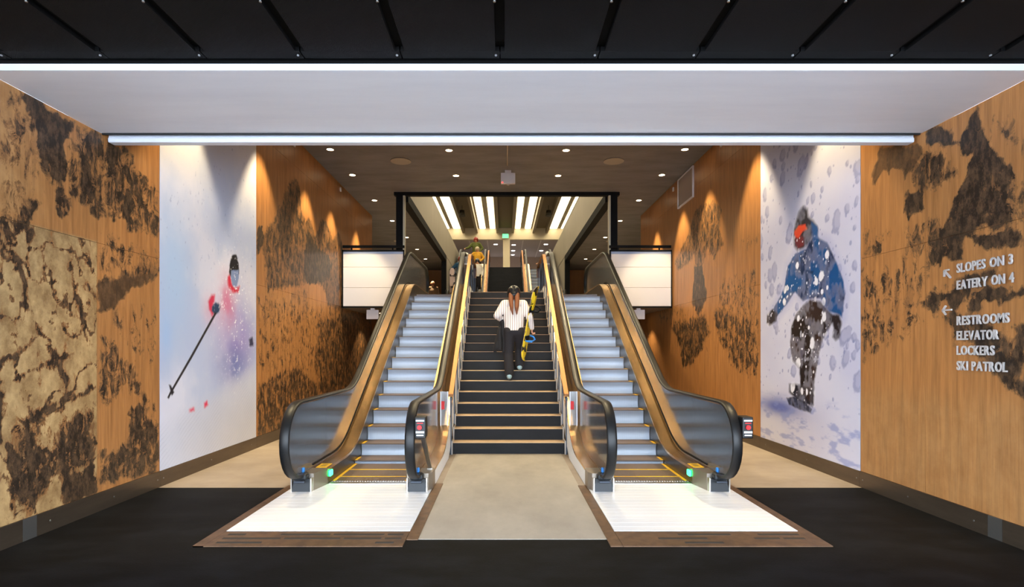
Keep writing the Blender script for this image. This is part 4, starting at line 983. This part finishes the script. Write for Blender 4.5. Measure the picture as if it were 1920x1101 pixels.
def person(loc, rz, label, pose={}, h=1.72, top='white_cloth', legs='trouser_black', shoes='frame_black', helmet='helmet_black', hair='hair_brown', vox=.016, hem=.86, goggles=False, long_hair=False, gloves=None, cuff=.16):
    t = empty('person', loc, rz, label=label, cat='person')
    J = {k: Vector(v) for k, v in BASE.items()}
    for k, v in pose.items():
        if k in BASE: J[k] = Vector(v)
    K = h/1.72
    for k in J:
        if not k.startswith('hd'): J[k] = J[k]*K
    b = []
    b += [(J['pelvis'], .125*K, J['chest'], .12*K), (J['chest'], .12*K, J['neck'], .06*K), (J['shL'], .06*K, J['shR'], .06*K), (J['hipL'], .10*K, J['hipR'], .10*K)]
    up = (J['head']-J['neck']).normalized(); fw = Vector((0,1,0)); fw = (fw-up*fw.dot(up)).normalized(); rt = fw.cross(up)
    if 'look' in pose: fw = Vector(pose['look']).normalized(); fw = (fw-up*fw.dot(up)).normalized(); rt = fw.cross(up)
    hc = J['head']
    b += [(J['neck'], .055*K, hc, .05*K), (hc+up*.03*K-fw*.015*K, .094*K, hc+up*.02*K+fw*.012*K, .088*K), (hc-up*.06*K+fw*.035*K, .055*K, hc+up*.0*K+fw*.03*K, .07*K)]
    b += [(hc-up*.005*K+fw*.098*K, .012*K, hc-up*.03*K+fw*.112*K, .014*K)]                         # nose
    b += [(hc-up*.068*K+fw*.088*K-rt*.02*K, .009*K, hc-up*.068*K+fw*.088*K+rt*.02*K, .009*K)]       # lips
    for s in (-1, 1): b += [(hc+rt*s*.092*K+up*.02*K, .016*K, hc+rt*s*.092*K-up*.03*K, .013*K)]      # ears
    for q in 'LR':
        b += [(J['sh'+q], .058*K, J['el'+q], .043*K), (J['el'+q], .043*K, J['wr'+q], .030*K)]
        b += [(J['hip'+q], .095*K, J['knee'+q], .06*K), (J['knee'+q], .06*K, J['ank'+q], .042*K)]
        ft = J['ank'+q]; toe = Vector(pose.get('toe'+q, (0,.15,-.04)))*K
        b += [(ft+Vector((0,-.03,-.04))*K, .036*K, ft+toe, .032*K)]
        b += hand_caps(J['wr'+q], J['hd'+q], pose.get('ac'+q, (0,1,0)), K, pose.get('curl', .6), -1 if q == 'L' else 1)
    body = remeshed('body', b, vox*.6, 'skin', t, 3)
    for s in (-1, 1):
        e = MB(); c = hc+up*.012*K+fw*.092*K+rt*s*.034*K; e.cyl(tuple(c-Vector((0,0,.008))), .012, .016, 'eye_dark', 8); e.build('eye', t)
    c = .02*K
    j = [(J['pelvis']+Vector((0,0,hem-.98))*K, .145*K, J['chest'], .145*K), (J['chest'], .145*K, J['neck']-Vector((0,0,.03)), .075*K), (J['shL'], .085*K, J['shR'], .085*K), (J['pelvis']+Vector((-.05,0,hem-.98))*K, .12*K, J['chest']+Vector((-.07,0,0)), .12*K), (J['pelvis']+Vector((.05,0,hem-.98))*K, .12*K, J['chest']+Vector((.07,0,0)), .12*K)]
    for q in 'LR': j += [(J['sh'+q], .082*K, J['el'+q], .066*K), (J['el'+q], .066*K, J['wr'+q], .048*K)]
    hz = hem*K
    remeshed('jacket', j, vox, top, t, 5, shape=lambda p: Vector((p.x, p.y, max(p.z, hz))))
    l = [(J['hipL'], .112*K, J['hipR'], .112*K)]
    for q in 'LR': l += [(J['hip'+q], .108*K, J['knee'+q], .088*K), (J['knee'+q], .09*K, J['ank'+q]+Vector((0,0,.02)), .085*K)]
    remeshed('trousers', l, vox, legs, t, 5)
    for q in 'LR':
        ft = J['ank'+q]; toe = Vector(pose.get('toe'+q, (0,.15,-.04)))*K
        remeshed('boot', [(ft+Vector((0,-.04,-.03))*K, .05*K, ft+toe, .042*K), (ft, .055*K, ft+Vector((0,0,.08)), .055*K)], vox*.8, shoes, t, 3)
        if gloves: remeshed('glove', [(p, r*1.25, p2, r2*1.3) for p, r, p2, r2 in hand_caps(J['wr'+q], J['hd'+q], pose.get('ac'+q, (0,1,0)), K, .7, -1 if q == 'L' else 1)], vox*.6, gloves, t, 2)
    if helmet:
        remeshed('helmet', [(hc+up*.045*K-fw*.02*K, .118*K, hc+up*.035*K+fw*.005*K, .112*K), (hc-up*.02*K-fw*.05*K, .09*K, hc+up*.04*K, .1*K)]+[(hc+rt*s*.085*K+up*.03*K-fw*.02*K, .04*K, hc+rt*s*.088*K-up*.05*K-fw*.015*K, .03*K) for s in (-1, 1)], vox*.7, helmet, t, 4)
    if goggles:
        remeshed('goggles', [(hc+up*.015*K+fw*.095*K-rt*.045*K, .032*K, hc+up*.015*K+fw*.095*K+rt*.045*K, .032*K)], vox*.6, 'goggle', t, 2)
    if long_hair:
        hs = []
        for s in (-1, 1):
            p = [hc-up*.03*K-fw*.07*K+rt*s*.05*K, hc-up*.16*K-fw*.13*K+rt*s*.055*K, hc-up*.30*K-fw*.175*K+rt*s*.045*K, hc-up*.42*K-fw*.165*K+rt*(s*.035+.01)*K]
            for (a_, r_), (c_, q_) in zip(zip(p, (.05,.042,.034,.02)), list(zip(p, (.05,.042,.034,.012)))[1:]): hs.append((a_, r_*K, c_, q_*K))
        remeshed('hair', hs, vox*.7, hair, t, 3)
    else:
        remeshed('hair', [(hc+up*.0*K-fw*.05*K-rt*.04*K, .06*K, hc+up*.0*K-fw*.05*K+rt*.04*K, .06*K), (hc-up*.05*K-fw*.06*K, .045*K, hc-fw*.05*K, .06*K)], vox*.8, hair, t, 3)
    return t

# the woman climbing the stairs
WY, WZ = 10.02, 1.02
person((.11, WY, WZ), 0, 'woman climbing the near stairs in a white striped jacket and dark helmet', dict(
    hipL=(-.085,.08,.86), hipR=(.085,.08,.86), kneeL=(-.10,.10,.46), ankL=(-.085,-.02,.11), toeL=(0,.15,-.06), kneeR=(.10,.30,.56), ankR=(.10,.22,.26),
    pelvis=(0,.09,.92), chest=(0,.15,1.20), neck=(0,.19,1.40), head=(0,.22,1.53), shL=(-.165,.17,1.35), shR=(.165,.17,1.35),
    elL=(-.30,.08,1.14), wrL=(-.19,.26,1.06), hdL=(.7,.6,-.2), acL=(0,0,1), elR=(.27,.05,1.12), wrR=(.315,.12,.93), hdR=(.05,.35,-.9), acR=(0,1,0), curl=1.0),
    h=1.74, top='jacket_stripe', legs='trouser_black', shoes='sole_blue', helmet='helmet_black', long_hair=True, vox=.014, hem=.88)
# black coat over her left arm
t = empty('carried_coat', (-.13, WY+.10, WZ+.52), label='black coat hanging from the left arm of the climbing woman', cat='coat')
remeshed('coat_folds', [((.03,.08,.60), .035, (-.01,.02,.32), .06), ((-.01,.02,.32), .06, (-.05,.0,.07), .075), ((.05,.1,.58), .03, (.05,.06,.20), .045), ((-.01,.02,.44), .03, (-.10,.0,.02), .045), ((-.02,-.03,.4), .03, (-.01,-.06,.04), .035)], .014, 'black_cloth', t, 4)
remeshed('coat_sleeve', [((.03,.02,.5), .035, (.06,-.03,.2), .03), ((.06,-.03,.2), .03, (.05,-.03,.0), .028)], .012, 'black_cloth', t, 3)

def snowboard(loc, rot, label, top, base, length=1.5, width=.27, bind='bind_blue'):
    t = bpy.data.objects.new('snowboard', None); COL.objects.link(t); t.location = loc; t.rotation_euler = rot; tag(t, label, 'snowboard')
    def outline(n=48):
        P = []
        for k in range(n):
            a = 2*PI*k/n; x = math.copysign(abs(math.cos(a))**.5, math.cos(a)); y = math.copysign(abs(math.sin(a))**.75, math.sin(a))
            waist = 1-.10*(1-abs(x)**2); P.append((y*width/2*waist, x*length/2))
        return P
    O = outline()
    def bend(z): return .05*max(0, (abs(z)-length*.38)/(length*.12))**2
    b = MB(); b.grid([[(x*.98, -.006+bend(z), z) for x, z in O], [(x, 0+bend(z), z) for x, z in O]], base, closed=True, smooth=False, caps=True); b.build('base_layer', t)
    b = MB(); b.grid([[(x, .0005+bend(z), z) for x, z in O], [(x*.985, .006+bend(z), z) for x, z in O]], top, closed=True, smooth=False, caps=True); b.build('top_sheet', t)
    for z in (-.27, .27):
        b = MB(); b.box(-.11, .11, .006, .022, z-.05, z+.05, 'frame_black', .008); bd = b.build('binding', t)
        b = MB(); b.tube([(-.11+.0, .02, z-.05), (-.13, .09, z-.04), (-.12, .13, z), (-.13, .09, z+.04), (-.11, .02, z+.05)], .016, bind if z < 0 else 'frame_black', 7); b.build('highback', bd)
        b = MB(); b.tube([(-.07+.1*math.cos(a)*.6+.08, .02+.10*math.sin(a), z-.045) for a in [PI*k/8 for k in range(9)]], .016, bind if z < 0 else 'frame_black', 7); b.build('strap', bd)
    return t
snowboard((.375, WY+.12, WZ+1.02), (math.radians(-12), math.radians(2), math.radians(-112)), 'yellow and black snowboard with blue bindings under her right arm', 'board_graphic', 'board_wood', 1.36, .27)

E2Y = 23.67
def esc_z(y): return 2.89+.545*(y-E2Y)
def step_on(y):       # the step of the far escalator under y
    best = None
    for yy, z in zip(NOSE, TOPS):
        if yy+16 <= y: best = z+2.89
    return best if best is not None else 2.89
rider = dict(elL=(-.33,-.02,1.18), wrL=(-.20,.12,1.02), hdL=(.6,.5,-.3), acL=(0,0,1), elR=(.36,.10,1.20), wrR=(.50,.28,1.12), hdR=(.3,.9,-.1), acR=(1,0,0))
P180 = PI
person((-2.03, 25.7, step_on(25.7)), P180, 'rider in a blue jacket and red helmet, hand on hip, on the far left escalator', dict(
    elR=(.42,-.02,1.16), wrR=(.24,.08,1.0), hdR=(-.6,.3,-.5), acR=(0,0,1), elL=(-.36,.12,1.18), wrL=(-.52,.30,1.08), hdL=(-.4,.9,-.1), acL=(1,0,0)), h=1.86, top='blue_cloth', helmet='helmet_red', vox=.022, hem=.78, gloves='black_cloth', goggles=False)
snowboard((-2.40, 25.45, step_on(25.7)+.72), (math.radians(4), 0, math.radians(200)), 'pale pink snowboard held at the side of the blue jacketed rider', 'board_pink', 'board_pink', 1.2, .27, 'frame_black')
person((-1.50, 28.75, step_on(28.75)), P180, 'rider in an olive jacket and red hat, highest on the far left escalator', rider, h=1.74, top='olive_cloth', helmet='helmet_red', vox=.022, hem=.8)
person((-1.38, 27.7, step_on(27.7)), P180, 'rider in a mustard yellow jacket and tan hat on the far left escalator', rider, h=1.66, top='yellow_cloth', helmet='helmet_tan', vox=.022, hem=.8)
person((-1.88, 27.3, step_on(27.3)), P180, 'short rider in a white helmet behind the blue jacketed rider', {}, h=1.5, top='white_cloth', helmet='helmet_white', vox=.022)
person((-1.30, 26.1, step_on(26.1)), P180, 'rider in a white jacket and black helmet beside the escalator rail', {}, h=1.62, top='white_cloth', helmet='helmet_black', vox=.022, goggles=False, gloves='black_cloth')
person((-3.22, 25.0, 2.89), .3, 'person in a brown top seen from behind, beside the far black post', {}, h=1.70, top='brown_cloth', helmet=None, vox=.022)
person((2.0, 27.0, step_on(27.0)), P180, 'person in a white hat at the top of the far right escalator', rider, h=1.70, top='brown_cloth', helmet='helmet_white', vox=.022)
